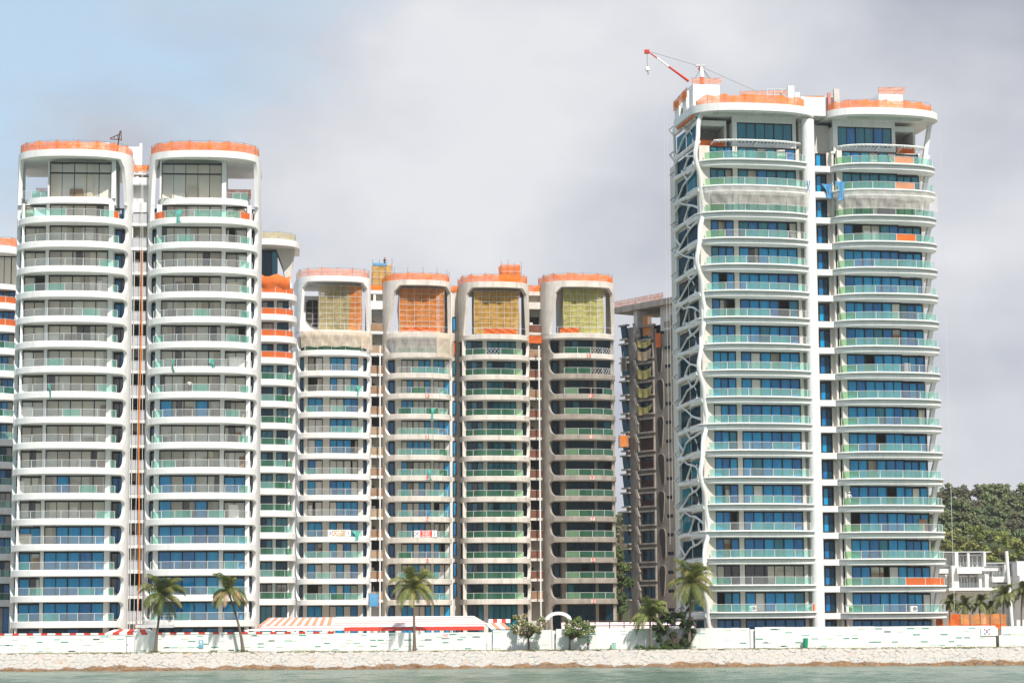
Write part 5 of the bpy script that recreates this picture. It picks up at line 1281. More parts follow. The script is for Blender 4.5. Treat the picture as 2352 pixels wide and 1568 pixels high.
q = P(1410, 1487, YH - .3); eb = empty('utility_box', (q.x, YH - .45, 2.18), 0, 'pale green utility box at the foot of the hoarding', 'utility box'); mb = MB(); mb.box(-.28, .28, -.2, .2, 0, .8, 'dash_pale'); mb.box(-.32, .32, -.24, .24, .8, .86, 'hoard_grey'); mb.build('cabinet', eb); mb = MB(); mb.box(-.22, .22, -.215, -.201, .08, .72, 'dash_mid'); mb.build('door', eb)
def emblem(parent, cx_, cz_, s_, y_):
    mb = MB(); k = s_ / 2; g_ = k * .30
    for sx, sz, mt in ((-1, 1, 'sign_red'), (1, 1, 'sign_blue'), (-1, -1, 'sign_blue'), (1, -1, 'sign_red')):
        pts = [(cx_ + sx * k, cz_ + sz * k), (cx_ + sx * g_, cz_ + sz * k)] + [(cx_ + sx * (.25 * k + .42 * k * math.sin(t) ), cz_ + sz * (.95 * k - .6 * k * (1 - math.cos(t)))) for t in (.5, .9, 1.3)] + [(cx_ + sx * k, cz_ + sz * g_)]
        mb.prism_y(pts, y_ - .012, y_, mt)
    mb.build('emblem_corner_marks', parent)
    text_mesh('D', s_ * .62, 'sign_blue', 'lettering', parent, (cx_, y_ - .014, cz_), 0, .02)
q0, q1 = P(2253, 1458, YH - .1), P(2301, 1441, YH - .1)
rt = empty('emblem_board', ((q0.x + q1.x) / 2, YH - .14, q0.z), 0, 'white board with a red and blue letter emblem on the right hoarding', 'sign board')
w_ = (q1.x - q0.x) / 2; h = q1.z - q0.z; mb = MB(); mb.box(-w_, w_ * .6, 0, .04, -.05, h + .05, 'sign_white'); mb.build('board', rt); emblem(rt, -w_ * .42, h * .5, h * .78, -.003)
mb = MB(); mb.box(w_ * .02, w_ * .5, -.01, -.002, h * .5, h * .56, 'hoard_grey'); mb.box(w_ * .02, w_ * .4, -.01, -.002, h * .32, h * .37, 'hoard_grey'); mb.build('small_print', rt)
# litter bin
q = P(1850.5, 1487, YH - .5); lb = empty('litter_bin', (q.x, YH - .6, 2.18), 0, 'green litter bin standing before the right hoarding', 'bin'); mb = MB()
mb.loft([[(r_ * math.cos(a * math.pi / 8), r_ * math.sin(a * math.pi / 8), z_) for a in range(16)] for z_, r_ in ((0, .24), (.95, .31), (1.12, .31))], 'bin_green'); mb.build('body', lb, smooth=True)
mb = MB(); mb.loft([[(r_ * math.cos(a * math.pi / 8), r_ * math.sin(a * math.pi / 8), z_) for a in range(16)] for z_, r_ in ((1.13, .35), (1.2, .35), (1.3, .2))], 'bin_green'); mb.build('lid', lb, smooth=True)
# ------------------------------------------------------------------ SITE SHEDS / STRIPED ROOFS behind the hoarding
def stripes(px0, px1, py0, py1, Y, n, mats, label, vertical=True, depth=3.0, slant=(0, 0), name='striped_canopy', under=True):
    """sheeted roof slope with coloured bays, on a simple frame"""
    a, b_ = P(px0, py1, Y), P(px1, py1, Y); zt = P((px0 + px1) / 2, py0, Y + depth).z; zb_ = P((px0 + px1) / 2, py1, Y).z; rt = empty(name, ((a.x + b_.x) / 2, Y, GZ), 0, label, 'canopy'); w_ = (b_.x - a.x) / 2; h0_, h1_ = zb_ - GZ, zt - GZ
    sl, sr_ = slant; mb = MB()
    def bx(u, v): return -w_ + 2 * w_ * u + (sl * (1 - u) + sr_ * u) * v
    for k in range(n):
        mt = mats[k % len(mats)]
        u0, u1, v0, v1 = (k / n, (k + 1) / n, 0, 1) if vertical else (0, 1, k / n, (k + 1) / n)
        f_ = lambda u, v, o_: (bx(u, v), depth * v, h0_ + (h1_ - h0_) * v + o_)
        T_l = [f_(u0, v0, .0), f_(u1, v0, .0), f_(u1, v1, .0), f_(u0, v1, .0)]; B_l = [f_(u0, v0, -.07), f_(u1, v0, -.07), f_(u1, v1, -.07), f_(u0, v1, -.07)]
        mb.add(T_l + B_l, [(0, 1, 2, 3), (7, 6, 5, 4), (0, 4, 5, 1), (2, 6, 7, 3), (1, 5, 6, 2), (3, 7, 4, 0)], mt)
    mb.build('roof_sheet', rt)
    mb = MB()
    for k in range(max(2, int(w_ / 2)) + 1):
        x = -w_ + .1 + (2 * w_ - .2) * k / max(2, int(w_ / 2))
        mb.tube([(x, .1, 0), (x, .1, h0_ - .08)], .05, 'metal_grey', 5); mb.tube([(x, depth - .1, 0), (x, depth - .1, h1_ - .15)], .05, 'metal_grey', 5) if abs(sl) + abs(sr_) < .5 else None
    mb.build('support_posts', rt); return rt, w_
stripes(591, 768, 1417, 1437, 296, 20, ['salmon_fabric', 'grey_fabric'], 'sloping canopy with broad orange and grey bays behind the left hoarding', depth=2.5, slant=(1.2, 0))
stripes(560, 800, 1437.5, 1446, 294.5, 3, ['hoard_white', 'pink_stripe', 'hoard_white'], 'white lower roof strip with a pink line under the orange and grey bays', vertical=False, depth=1.2, slant=(2.6, 0))
stripes(768, 1128, 1414.5, 1437, 296.5, 11, ['hoard_white', 'pink_stripe'], 'long roof striped white and dull red lengthwise before the middle towers', vertical=False, depth=2.6, slant=(0, -2.2))
stripes(790, 1112, 1438.5, 1446, 294, 1, ['red_paint'], 'plain bright red sheet edge below the lengthwise striped roof', vertical=False, depth=.8)
stripes(243, 352, 1444.5, 1452, 294, 7, ['hoard_white', 'red_paint'], 'short red and white chequered roof by the hoarding door', depth=1.5, slant=(.8, -.6))
stripes(1122, 1172, 1421, 1428.5, 297, 5, ['hoard_white', 'red_paint'], 'small red and white roof edge at the right end of the striped roofs', depth=1)
stripes(1128, 1172, 1429.5, 1443, 295.5, 4, ['hoard_white', 'salmon_fabric'], 'little slanting orange and white roof left of the big flowering tree', depth=1.2, slant=(-.8, -.8))
stripes(1290, 1600, 1428, 1442, 297, 9, ['hoard_white', 'pink_stripe', 'hoard_white'], 'pale roof with thin pink lengthwise lines behind the brown rail fence', vertical=False, depth=2)
# white arch
q = P(1283, 1423, 300); ar = empty('arched_canopy', (q.x, 300, GZ), 0, 'white arched roof between the two flowering trees', 'canopy'); mb = MB(); hz = q.z - GZ; rx_ = 30 * mpp(300); rz_ = 19 * mpp(300)
o_ = [(rx_ * math.cos(t), hz + rz_ * math.sin(t)) for t in [math.pi * k / 16 for k in range(17)]]; i_ = [((rx_ - .5) * math.cos(t), hz + (rz_ - .42) * math.sin(t)) for t in [math.pi * k / 16 for k in range(17)]]
mb.prism_y(o_ + i_[::-1], 0, 4, 'white_paint'); mb.build('arch_roof', ar); mb = MB()
for x in (-rx_ + .15, rx_ - .15): mb.box(x - .1, x + .1, .1, .3, 0, hz, 'metal_grey')
mb.build('support_posts', ar)
# brown pipe rail fence
q0, q1 = P(1334, 1443, 294), P(1600, 1443, 294); rt = empty('pipe_fence', ((q0.x + q1.x) / 2, 294.2, GZ), 0, 'dark brown pipe rail fence above the middle hoarding', 'fence'); w_ = (q1.x - q0.x) / 2; ht = P(1450, 1425, 294.2).z - GZ; hm_ = P(1450, 1436, 294.2).z - GZ
mb = MB(); 
for k in range(9): mb.tube([(-w_ + 2 * w_ * k / 8, 0, 0), (-w_ + 2 * w_ * k / 8, 0, ht)], .06, 'brown_steel', 5)
mb.build('posts', rt)
for hh in (ht, hm_): mb = MB(); mb.tube([(-w_, 0, hh), (w_, 0, hh)], .06, 'brown_steel', 5); mb.build('rail', rt)
# orange sheets and rubble at the right end
q0, q1 = P(2150, 1434, 300), P(2312, 1434, 300); rt = empty('site_barrier', (q0.x, 300, GZ), 0, 'orange mesh barrier on timber posts at the far right above the hoarding', 'barrier', None); W_ = q1.x - q0.x; hb = P(2230, 1434, 300).z - GZ; htp = P(2230, 1408, 300).z - GZ
mb = MB(); rn = random.Random(4); n = 26; tops = [htp * (.88 if i < 6 else .98) + rn.uniform(-.08, .08) - (1.0 if 2 < i < 5 else 0) for i in range(n + 1)]
for i in range(n):
    for j in range(3):
        za, zb2 = [hb * .8 + (tops[i] - hb * .8) * (j + q) / 3 for q in (0, 1)], [hb * .8 + (tops[i + 1] - hb * .8) * (j + q) / 3 for q in (0, 1)]
        mb.quad((W_ * i / n, .1 * math.sin(i + j), za[0]), (W_ * (i + 1) / n, .1 * math.sin(i + 1 + j), zb2[0]), (W_ * (i + 1) / n, .1 * math.sin(i + 2 + j), zb2[1]), (W_ * i / n, .1 * math.sin(i + 1 + j), za[1]), 'orange_fabric' if (j == 0 or i < 9) else 'net_scaf_orange')
mb.build('mesh', rt); mb = MB()
for k in range(7): mb.box(W_ * (k + .4) / 7, W_ * (k + .4) / 7 + .08, -.15, -.07, 0, htp + rn.uniform(.1, .5), 'timber_panel')
mb.build('posts', rt)
mb = MB(); rt2 = P(2320, 1438, 299)
for k in range(40):
    x, y_, r_ = rn.uniform(-3.8, 3.6), rn.uniform(-1, 1.5), rn.uniform(.15, .5); mb.box(x, x + r_ * 1.4, y_, y_ + r_, 0, 1.7 + rn.uniform(0, .9) - abs(x) * .2, rn.choice(['primed_concrete', 'raw_concrete', 'hoard_white', 'dark_concrete']))
o = mb.build('rubble_heap'); o.location = (rt2.x, 299, GZ); tag(o, 'heap of broken concrete and boards beside the orange barrier', 'rubble', kind='stuff')
# ------------------------------------------------------------------ VEGETATION
def palm(px, py_base, px_top, py_crown, crown_px, Y, label, seed, nfr=20, cols=None, dead=0, bush=False, group='coconut palms in front of the hoarding', wind=0.0):
    rn = random.Random(seed); bp = P(px, py_base, Y); tp = P(px_top, py_crown, Y); root = empty('palm_tree', (bp.x, Y, GZ if Y > 292 else 2.15), 0, label, 'palm tree', group)
    H = tp.z - root.location.z; dx = tp.x - bp.x; mb = MB(); pts = []; rad = []
    for k in range(17):
        v = k / 16; pts.append((dx * (v ** 1.5), .1 * math.sin(v * 3), H * v)); rad.append(.17 - .07 * v + (.09 * (1 - v) ** 6) + .012 * (k % 2))
    mb.tube(pts, rad, 'bark_palm', 8); mb.build('trunk', root, smooth=True, angle=80)
    Rr = crown_px * mpp(Y); top = Vector((dx, 0, H)); cols = cols or [(.135, .15, .04), (.10, .13, .035), (.17, .17, .055), (.075, .105, .03)]
    nfr = int(nfr * 1.3)
    for i in range(nfr):
        az = i * 2.399 + rn.uniform(-.25, .25); el = rn.uniform(-.35, 1.25) if i % 5 else 1.35; L = Rr * rn.uniform(.95, 1.2); base = rn.choice(cols)
        if i < dead: base = (.26, .17, .10); el = rn.uniform(.1, .9)
        mb = MB(); mb.tint = []; d = Vector((math.cos(az) * math.cos(el), math.sin(az) * math.cos(el), math.sin(el))); p = top + Vector((0, 0, rn.uniform(-.1, .15))); spine = [p.copy()]; n = 14; v = d.copy(); ln = L / n * 1.12
        for k in range(n): v = (v + Vector((wind * .05, 0, -.10 - .03 * k * .35))).normalized(); p = p + v * ln; spine.append(p.copy())
        mb.tube(spine, [.035 * (1 - .8 * k / n) + .006 for k in range(n + 1)], 'leaf', 3); pad_tint(mb, (base[0] * 1.3, base[1] * 1.2, base[2], 1))
        side0 = Vector((-math.sin(az), math.cos(az), 0))
        for k in range(2, 2 * n + 1):
            q = k / (2 * n); a_ = spine[min(n, k // 2)]; b2_ = spine[min(n, (k + 1) // 2)]; pp = a_.lerp(b2_, .5 if k % 2 else 0); fw_ = (spine[min(n, k // 2 + 1)] - spine[max(0, k // 2 - 1)]).normalized()
            ll = L * .34 * math.sin(math.pi * (.12 + .8 * q)) * rn.uniform(.85, 1.1)
            for sg in (-1, 1):
                dirv = (side0 * sg * .8 + fw_ * .55 + Vector((wind * .25, 0, -.35 - .3 * rn.random()))).normalized(); mid = pp + dirv * ll * .55; end = mid + (dirv + Vector((0, 0, -.75))).normalized() * ll * .5; wv = fw_ * .046
                kk = 1.45 + rn.uniform(-.35, .35); c_ = (base[0] * kk, base[1] * kk, base[2] * kk, 1)
                mb.add([pp - wv, pp + wv, mid + wv, mid - wv, end], [(0, 1, 2, 3), (3, 2, 4)], 'leaf'); mb.tint += [c_] * 5
        mb.build('frond', root)
    if not bush:
        mb = MB()
        for k in range(7): a = k * 1.1; mb.loft([[(dx + .28 * math.cos(a) + r_ * math.cos(t * math.pi / 3), .28 * math.sin(a) + r_ * math.sin(t * math.pi / 3), H - .25 - .1 * (k % 2) + z_) for t in range(6)] for z_, r_ in ((-.14, .03), (-.07, .12), (.05, .12), (.13, .03))], 'timber_panel')
        mb.build('coconut_cluster', root)
    return root
palm(357.5, 1497, 372, 1368, 56, 290.8, 'leftmost coconut palm, full dark green crown before the left twin tower', 1, 24, cols=[(.085, .105, .025), (.11, .125, .03), (.065, .085, .022), (.14, .14, .045)], wind=.2)
palm(558, 1494, 524, 1358, 47, 290.8, 'thin leaning palm with several dry pinkish fronds, second from the left', 2, 20, dead=7, wind=.1)
palm(952, 1489, 949, 1349, 55, 290.8, 'solitary bright palm with a straight slender trunk before the middle towers', 3, 22, cols=[(.17, .17, .05), (.13, .15, .045), (.20, .19, .06)], wind=.3)
palm(1583, 1484, 1588, 1338, 58, 290.6, 'tall full palm at the foot of the white lattice', 4, 26, cols=[(.14, .15, .04), (.11, .13, .035), (.18, .17, .06)], wind=.2)
palm(1496, 1481, 1492, 1412, 46, 290.6, 'short palm beside the dark leafy bush', 5, 20, cols=[(.14, .16, .045), (.11, .13, .04)], wind=.4)
for k, (px_, pb_, pc_, cr__) in enumerate(((2180, 1425, 1382, 24), (2212, 1428, 1388, 26), (2248, 1420, 1384, 26), (2303, 1425, 1366, 32), (2345, 1425, 1358, 34), (2272, 1428, 1392, 22))):
    palm(px_, pb_, px_ + 3, pc_, cr__, 330 + 3 * k, ['low palm nearest the right tower edge, before the white houses', 'low bushy palm second from the right tower edge', 'low palm below the main white house balcony', 'palm left of the tall white mast by the white houses', 'palm cut off by the right picture edge', 'smallest palm between the orange barrier and the white mast'][k], 20 + k, 15, cols=[(.10, .115, .04), (.13, .14, .05), (.075, .09, .03)], bush=True, group='low palms before the white houses')
def frangipani(px, pyb, cx_px, cy_px, rx_px, ry_px, Y, label, seed, fl, cols):
    rn = random.Random(seed); bp = P(px, pyb, Y); cp = P(cx_px, cy_px, Y); root = empty('flowering_tree', (bp.x, Y, 2.16), 0, label, 'tree'); cx_, cz_ = cp.x - bp.x, cp.z - 2.16; rx, rz_ = rx_px * mpp(Y), ry_px * mpp(Y)
    mb = MB(); fork = Vector((.05 * (cx_), 0, max(.7, cz_ - rz_ * 1.05)))
    mb.tube([(0, 0, -.05), (.04, .02, fork.z * .5), fork], [.17, .12, .11], 'bark_brown', 7); tips = []
    for k in range(13):
        a = k * 2.4; e = Vector((cx_ + rx * .72 * math.cos(a) * rn.uniform(.4, 1), rx * .6 * math.sin(a), cz_ + rz_ * rn.uniform(-.5, .6))); mid = fork.lerp(e, .45) + Vector((0, 0, -.15))
        mb.tube([fork, mid, e], [.075, .05, .02], 'bark_brown', 5); tips.append(e)
    mb.build('trunk', root, smooth=True, angle=80)
    mb = MB(); bl = []
    for k in range(34):
        a, r_ = rn.uniform(0, 6.28), rn.random() ** .5; hgt = rn.uniform(-.75, .8); s_ = math.sqrt(max(0, 1 - (hgt * .9) ** 2)); bl.append((cx_ + rx * r_ * math.cos(a) * s_, rx * .8 * r_ * math.sin(a) * s_, cz_ + rz_ * hgt * (1 - .2 * r_), .42, .42, .32))
    leafcloud(mb, bl, 4600, .12, cols, rn, .45); mb.build('crown', root)
    mb = MB(); mb.tint = []
    for k in range(fl):
        b0 = rn.choice(bl); p = Vector((b0[0] + rn.uniform(-.4, .4), b0[1] - rn.uniform(.1, .5), b0[2] + rn.uniform(-.2, .4))); s_ = rn.uniform(.04, .075)
        for t in range(5):
            a = t * 1.257; mb.add([p, p + Vector((s_ * math.cos(a - .5), -.02, s_ * math.sin(a - .5))), p + Vector((s_ * 1.5 * math.cos(a), -.03, s_ * 1.5 * math.sin(a))), p + Vector((s_ * math.cos(a + .5), -.02, s_ * math.sin(a + .5)))], [(0, 1, 2, 3)], 'leaf'); mb.tint += [(.8, .77, .66, 1)] * 4
    o = mb.build('blossoms', root); o['kind'] = 'stuff'
frangipani(1214, 1486, 1214, 1434, 44, 29, 290.5, 'larger tree covered with cream blossoms', 7, 230, [(.19, .21, .06), (.24, .21, .08), (.20, .21, .06), (.28, .2, .09)])
frangipani(1308, 1487, 1326, 1440, 40, 27, 290.5, 'smaller forked tree with fewer blossoms, beside the standing person', 8, 80, [(.13, .19, .05), (.17, .22, .06), (.2, .22, .08)])
rn = random.Random(5); q = P(1548, 1486, 290.9); root = empty('shrub', (q.x, 290.9, 2.16), 0, 'dark bushy shrub between the short palm and the tall lattice palm', 'shrub'); mb = MB(); bl = []
for k in range(46):
    hh = rn.uniform(.5, 4.4); wv = 2.6 * math.sin(min(1, hh / 4.4 + .12) * 2.6); bl.append((rn.uniform(-1, 1) * wv, rn.uniform(-.4, 1.4), hh, .45, .45, .38))
leafcloud(mb, bl, 4200, .17, [(.045, .075, .02), (.06, .09, .025), (.035, .06, .015), (.08, .11, .03)], rn, .4); mb.build('foliage', root); mb = MB()
for k in range(7): mb.tube([(rn.uniform(-.4, .4), .3, 0), (rn.uniform(-1.8, 1.8), .3, 3)], [.06, .02], 'bark_brown', 5)
mb.build('stem', root)
q0, q1 = P(1462, 1486, 290.6), P(1566, 1486, 290.6); rootx = (q0.x + q1.x) / 2; mb = MB(); bl = [((q1.x - q0.x) * (k / 46 - .5) + rn.uniform(-.1, .1), rn.uniform(-.4, .2), rn.uniform(.1, .42 + .15 * math.sin(k * .5)), .28, .3, .24) for k in range(47)]
leafcloud(mb, bl, 3800, .07, [(.08, .14, .03), (.11, .17, .045), (.06, .11, .025)], rn, .5); o = mb.build('low_hedge'); o.location = (rootx, 290.6, 2.16); tag(o, 'low bright green hedge under the short palm and dark shrub', 'hedge')
for k, (px_, lab) in enumerate(((355, 'grass clump at the foot of the leftmost palm'), (562, 'grass clump at the foot of the leaning palm'), (490, 'low weed clump against the hoarding between the two left palms'))):
    mb = MB(); q = P(px_, 1497, 290.5); leafcloud(mb, [(0, 0, .18, .5, .3, .25), (.3, 0, .12, .35, .3, .18), (-.35, 0, .1, .3, .3, .15)], 3500, .08, [(.12, .15, .03), (.16, .17, .05)], rn, .3); o = mb.build('weed_clump'); o.location = (q.x, 290.5, 2.16); tag(o, lab, 'plant', 'weeds along the hoarding')
# broadleaf trees
def tree(px, py_b, Y, blobs_px, label, cols, seed, n=900, size=.28, group=None, name='broadleaf_tree', gz=GZ):
    """blobs_px: (px,py,rx_px,ry_px) lobes of the crown"""
    rn = random.Random(seed); q = P(px, 1400, Y); root = empty(name, (q.x, Y, gz), 0, label, 'tree', group); mb = MB(); bl = []
    top = max(P(b_[0], b_[1], Y).z for b_ in blobs_px) - gz
    for (bx, by, rx, ry) in blobs_px:
        c0 = P(bx, by, Y); rx_, rz_ = rx * mpp(Y), ry * mpp(Y)
        m_ = max(6, int(rx_ * rz_ * 1.7)); base = rn.choice(cols)
        for k in range(m_):
            u = Vector((rn.gauss(0, 1), rn.gauss(0, 1), rn.gauss(0, .9))).normalized() * rn.uniform(.45, 1.0); rr_ = rn.uniform(.55, 1.15)
            kk = rn.uniform(.75, 1.3); bc = tuple(ch * kk for ch in base)
            bl.append((c0.x - q.x + u.x * rx_ * .85, u.y * rx_ * .8, c0.z - gz + u.z * rz_ * .85, rr_, rr_, rr_ * .7, bc))
    leafcloud(mb, bl, n, size, cols, rn, .7); mb.build('crown', root)
    mb = MB(); mb.tube([(0, 0, 0), (.2, 0, top * .5), (0, 0, top * .85)], [.45, .3, .1], 'bark_brown', 7)
    for k, (bx, by, rx, ry) in enumerate(blobs_px[:6]): c0 = P(bx, by, Y); mb.tube([(.2, 0, top * (.3 + .05 * k)), (c0.x - q.x, 0, c0.z - gz)], [.2, .06], 'bark_brown', 5)
    mb.build('trunk', root)
G1 = [(.05, .085, .025), (.07, .11, .03), (.09, .125, .035)]; G2 = [(.20, .22, .055), (.25, .26, .08), (.17, .20, .05)]; G3 = [(.12, .16, .065), (.14, .175, .08), (.165, .185, .085), (.14, .16, .075)]
tree(1424, 1410, 395, [(1424, 1375, 16, 28), (1420, 1335, 15, 22), (1428, 1295, 15, 22), (1422, 1272, 11, 12), (1440, 1330, 14, 30), (1424, 1400, 16, 14)], 'tall green tree in the gap between the last middle tower and the brown tower', G1 + [(.12, .16, .05)], 3, 800, .22)
# hills
def hill(name, cpx, cpy, rx, ry_, Y, gz=0):
    c0 = P(cpx, cpy, Y); mb = MB(); n, m_ = 48, 10; rings = []
    for j in range(m_ + 1):
        t = j / m_; rr_ = math.cos(t * math.pi / 2); hz_ = math.sin(t * math.pi / 2)
        rings.append([(c0.x + rx * rr_ * math.cos(a), Y + ry_ * rr_ * math.sin(a), gz - 1 + (c0.z - gz + 1) * hz_ * (1 + .03 * math.sin(a * 5) * (1 - t))) for a in [2 * math.pi * i / n for i in range(n)]])
    mb.loft(rings, 'hill_green'); o = mb.build(name, smooth=True, angle=90); o['kind'] = 'structure'; return c0
hill('hill', 2330, 1150, 62, 60, 640); hill('hill', 1425, 1212, 60, 40, 700); hill('hill', 2170, 1185, 32, 30, 600)
rn = random.Random(17)
HP = [(2150, 1150), (2168, 1134), (2185, 1125), (2205, 1132), (2222, 1128), (2245, 1122), (2262, 1113), (2278, 1112), (2296, 1120), (2315, 1123), (2335, 1128), (2352, 1124), (2375, 1128), (2400, 1135), (2440, 1150), (2135, 1165)]
mb = MB(); bl = []
YT = 575
for row in range(5):
    for i, (a, b_) in enumerate(HP):
        px_, py_ = a + rn.uniform(-8, 8), b_ + 8 + row * 26 + rn.uniform(-7, 7); Yq = YT + 18 - row * 10; c0 = P(px_, py_, Yq); base = rn.choice(G3 + [(.125, .115, .07)] if row < 4 else G3)
        for k in range(20):
            u = Vector((rn.gauss(0, 1), rn.gauss(0, 1), rn.gauss(0, 1))).normalized() * rn.uniform(.3, 1); R_ = rn.uniform(1.8, 2.4); kk = rn.uniform(.7, 1.35); bl.append((c0.x + u.x * R_, Yq + u.y * R_, c0.z + u.z * R_ * .8, 1.0, 1.0, .75, tuple(ch * kk for ch in base)))
leafcloud(mb, bl, 330, .30, G3, rn, .8)
o = mb.build('hillside_wood'); 
for i in range(0): pass
tag(o, 'dense dark wood covering the distant hill at the right', 'wood', kind='stuff')
# centre gap wood
mb = MB(); bl = []
for k in range(70):
    px_, py_ = rn.uniform(1402, 1448), rn.uniform(1195, 1300) - (8 if rn.random() < .2 else 0); c0 = P(px_, py_, 640); base = rn.choice(G3)
    for j in range(5): kk = rn.uniform(.7, 1.3); bl.append((c0.x + rn.uniform(-1.5, 1.5), 640 + rn.uniform(-2, 2), c0.z + rn.uniform(-1.2, 1.2), 1.1, 1.1, .9, tuple(ch * kk for ch in base)))
leafcloud(mb, bl, 300, .32, G3, rn, .8); o = mb.build('hillside_wood'); tag(o, 'distant wooded hill seen through the gap beside the brown tower', 'wood', kind='stuff')
tree(1426, 1300, 630, [(1427, 1184, 7, 7), (1424, 1191, 8, 7), (1432, 1192, 6, 8)], 'small tree standing clear on the hilltop in the middle gap', G3, 9, 600, .3)
TR = [((2165, 1250), [(2160, 1235, 22, 18), (2180, 1255, 22, 22), (2155, 1265, 18, 16)], 'yellow green tree touching the right edge of the tallest tower'),
      ((2205, 1255), [(2195, 1225, 22, 16), (2215, 1245, 26, 22), (2200, 1265, 22, 14)], 'rounded yellow green tree above the left white house roof'),
      ((2245, 1240), [(2238, 1212, 24, 15), (2262, 1228, 24, 20), (2240, 1245, 26, 18), (2258, 1262, 22, 14)], 'broad bright tree in the middle of the slope behind the houses'),
      ((2300, 1250), [(2292, 1232, 24, 16), (2312, 1250, 26, 20), (2288, 1268, 24, 14)], 'layered bright green tree left of the tall white mast top'),
      ((2345, 1260), [(2335, 1245, 22, 16), (2355, 1262, 24, 18), (2332, 1280, 22, 12)], 'bright green tree at the right picture edge above the houses'),
      ((2270, 1290), [(2262, 1280, 26, 12), (2290, 1290, 22, 10), (2240, 1288, 20, 9)], 'lower olive tree just over the white house roofs')]
for k, ((a, b_), bl_, lab) in enumerate(TR): tree(a, 1400, 500 - k * 6, bl_, lab, G2, 40 + k, 420, .3, group='bright trees behind the white houses')
# ------------------------------------------------------------------ WHITE HOUSES
def house(label, Y, roof, glassy, bands, blocks, low):
    a = P(roof[0], roof[2], Y); b_ = P(roof[1], roof[2], Y); root = empty('white_house', ((a.x + b_.x) / 2, Y, GZ), 0, label, 'house', 'white houses below the hill'); cx_ = (a.x + b_.x) / 2
    X = lambda px: P(px, 1300, Y).x - cx_
    Z = lambda py: P(2240, py, Y).z - GZ
    mb = MB(); mb.box(X(roof[0]), X(roof[1]), -1.5, 9, Z(roof[2] + 2.5), Z(roof[2]), 'hoard_grey'); mb.build('roof', root)
    mb = MB(); mb.box(X(roof[0]) + .6, X(roof[1]) - .5, 2.4, 9, 0, Z(roof[2] + 2.6), 'white_paint')
    for f in blocks: mb.box(X(f[0]), X(f[1]), -1.6 + .01 * f[0] % .1, 2.3, Z(f[3]), Z(f[2]), 'white_paint')
    mb.build('wall', root)
    for (p0, p1, y0_, y1_) in bands: mb = MB(); mb.box(X(p0), X(p1), -2.6, 2.2, Z(y1_), Z(y0_), 'white_paint'); bb = mb.build('balcony', root); g = MB(); g.quad((X(p0) + .1, -2.5, Z(y0_)), (X(p1) - .1, -2.5, Z(y0_)), (X(p1) - .1, -2.5, Z(y0_) + .9), (X(p0) + .1, -2.5, Z(y0_) + .9), 'rail_clear'); g.build('glass_railing', bb)
    for (p0, p1, y0_, y1_, n) in glassy:
        window(root, X(p0), X(p1), Z(y1_), Z(y0_), .2, ['glass_clear' if (k * 7 + int(p0)) % 3 else 'rail_clear' for k in range(n)], fr='frame_white', fw=.16)
        mb = MB(); mb.box(X(p0), X(p1), 1.9, 2.2, Z(y1_), Z(y0_), 'room_light'); mb.build('interior_wall', root)
house('largest white flat-roofed house, two glazed storeys, right beside the tallest tower', 420, (2150, 2273, 1266), [(2160, 2190, 1270, 1298, 2), (2198, 2222, 1272, 1300, 3), (2224, 2256, 1272, 1302, 3), (2192, 2222, 1320, 1347, 4), (2226, 2262, 1320, 1348, 4), (2150, 2185, 1318, 1345, 3), (2200, 2276, 1357, 1378, 6)],
      [(2192, 2248, 1302, 1317), (2248, 2286, 1305, 1311), (2172, 2284, 1349, 1355.5), (2148, 2172, 1306, 1316)], [(2190, 2198, 1268, 1352), (2219, 2224, 1270, 1305), (2256, 2261, 1268, 1300), (2244, 2250, 1318, 1350), (2182, 2190, 1298, 1360)], 0)
house('white flat-roofed house in the middle, partly behind palms', 432, (2262, 2334, 1292), [(2282, 2304, 1298, 1320, 3), (2306, 2330, 1298, 1322, 2), (2262, 2280, 1298, 1345, 2), (2284, 2330, 1340, 1370, 4)], [(2272, 2322, 1324, 1337)], [(2303, 2307, 1296, 1326), (2256, 2266, 1318, 1350)], 0)
house('white house with a tall blank upper box at the right picture edge', 425, (2330, 2420, 1289), [(2352, 2400, 1296, 1318, 3), (2330, 2352, 1336, 1372, 2)], [(2334, 2400, 1322, 1338)], [(2332, 2353, 1290, 1322)], 0)
mb = MB(); q0, q1 = P(2326, 1412, 380), P(2315, 1265, 380); rt = empty('white_mast', (q0.x, 380, GZ), 0, 'tall slender white mast before the white houses', 'mast'); H_ = q1.z - GZ
mb.tube([(0, 0, 0), (-.7, 0, H_)], [.26, .3], 'white_paint', 8); mb.build('pole', rt); mb = MB(); mb.box(-.3, .3, -.3, .3, 0, .3, 'primed_concrete'); mb.build('base', rt)
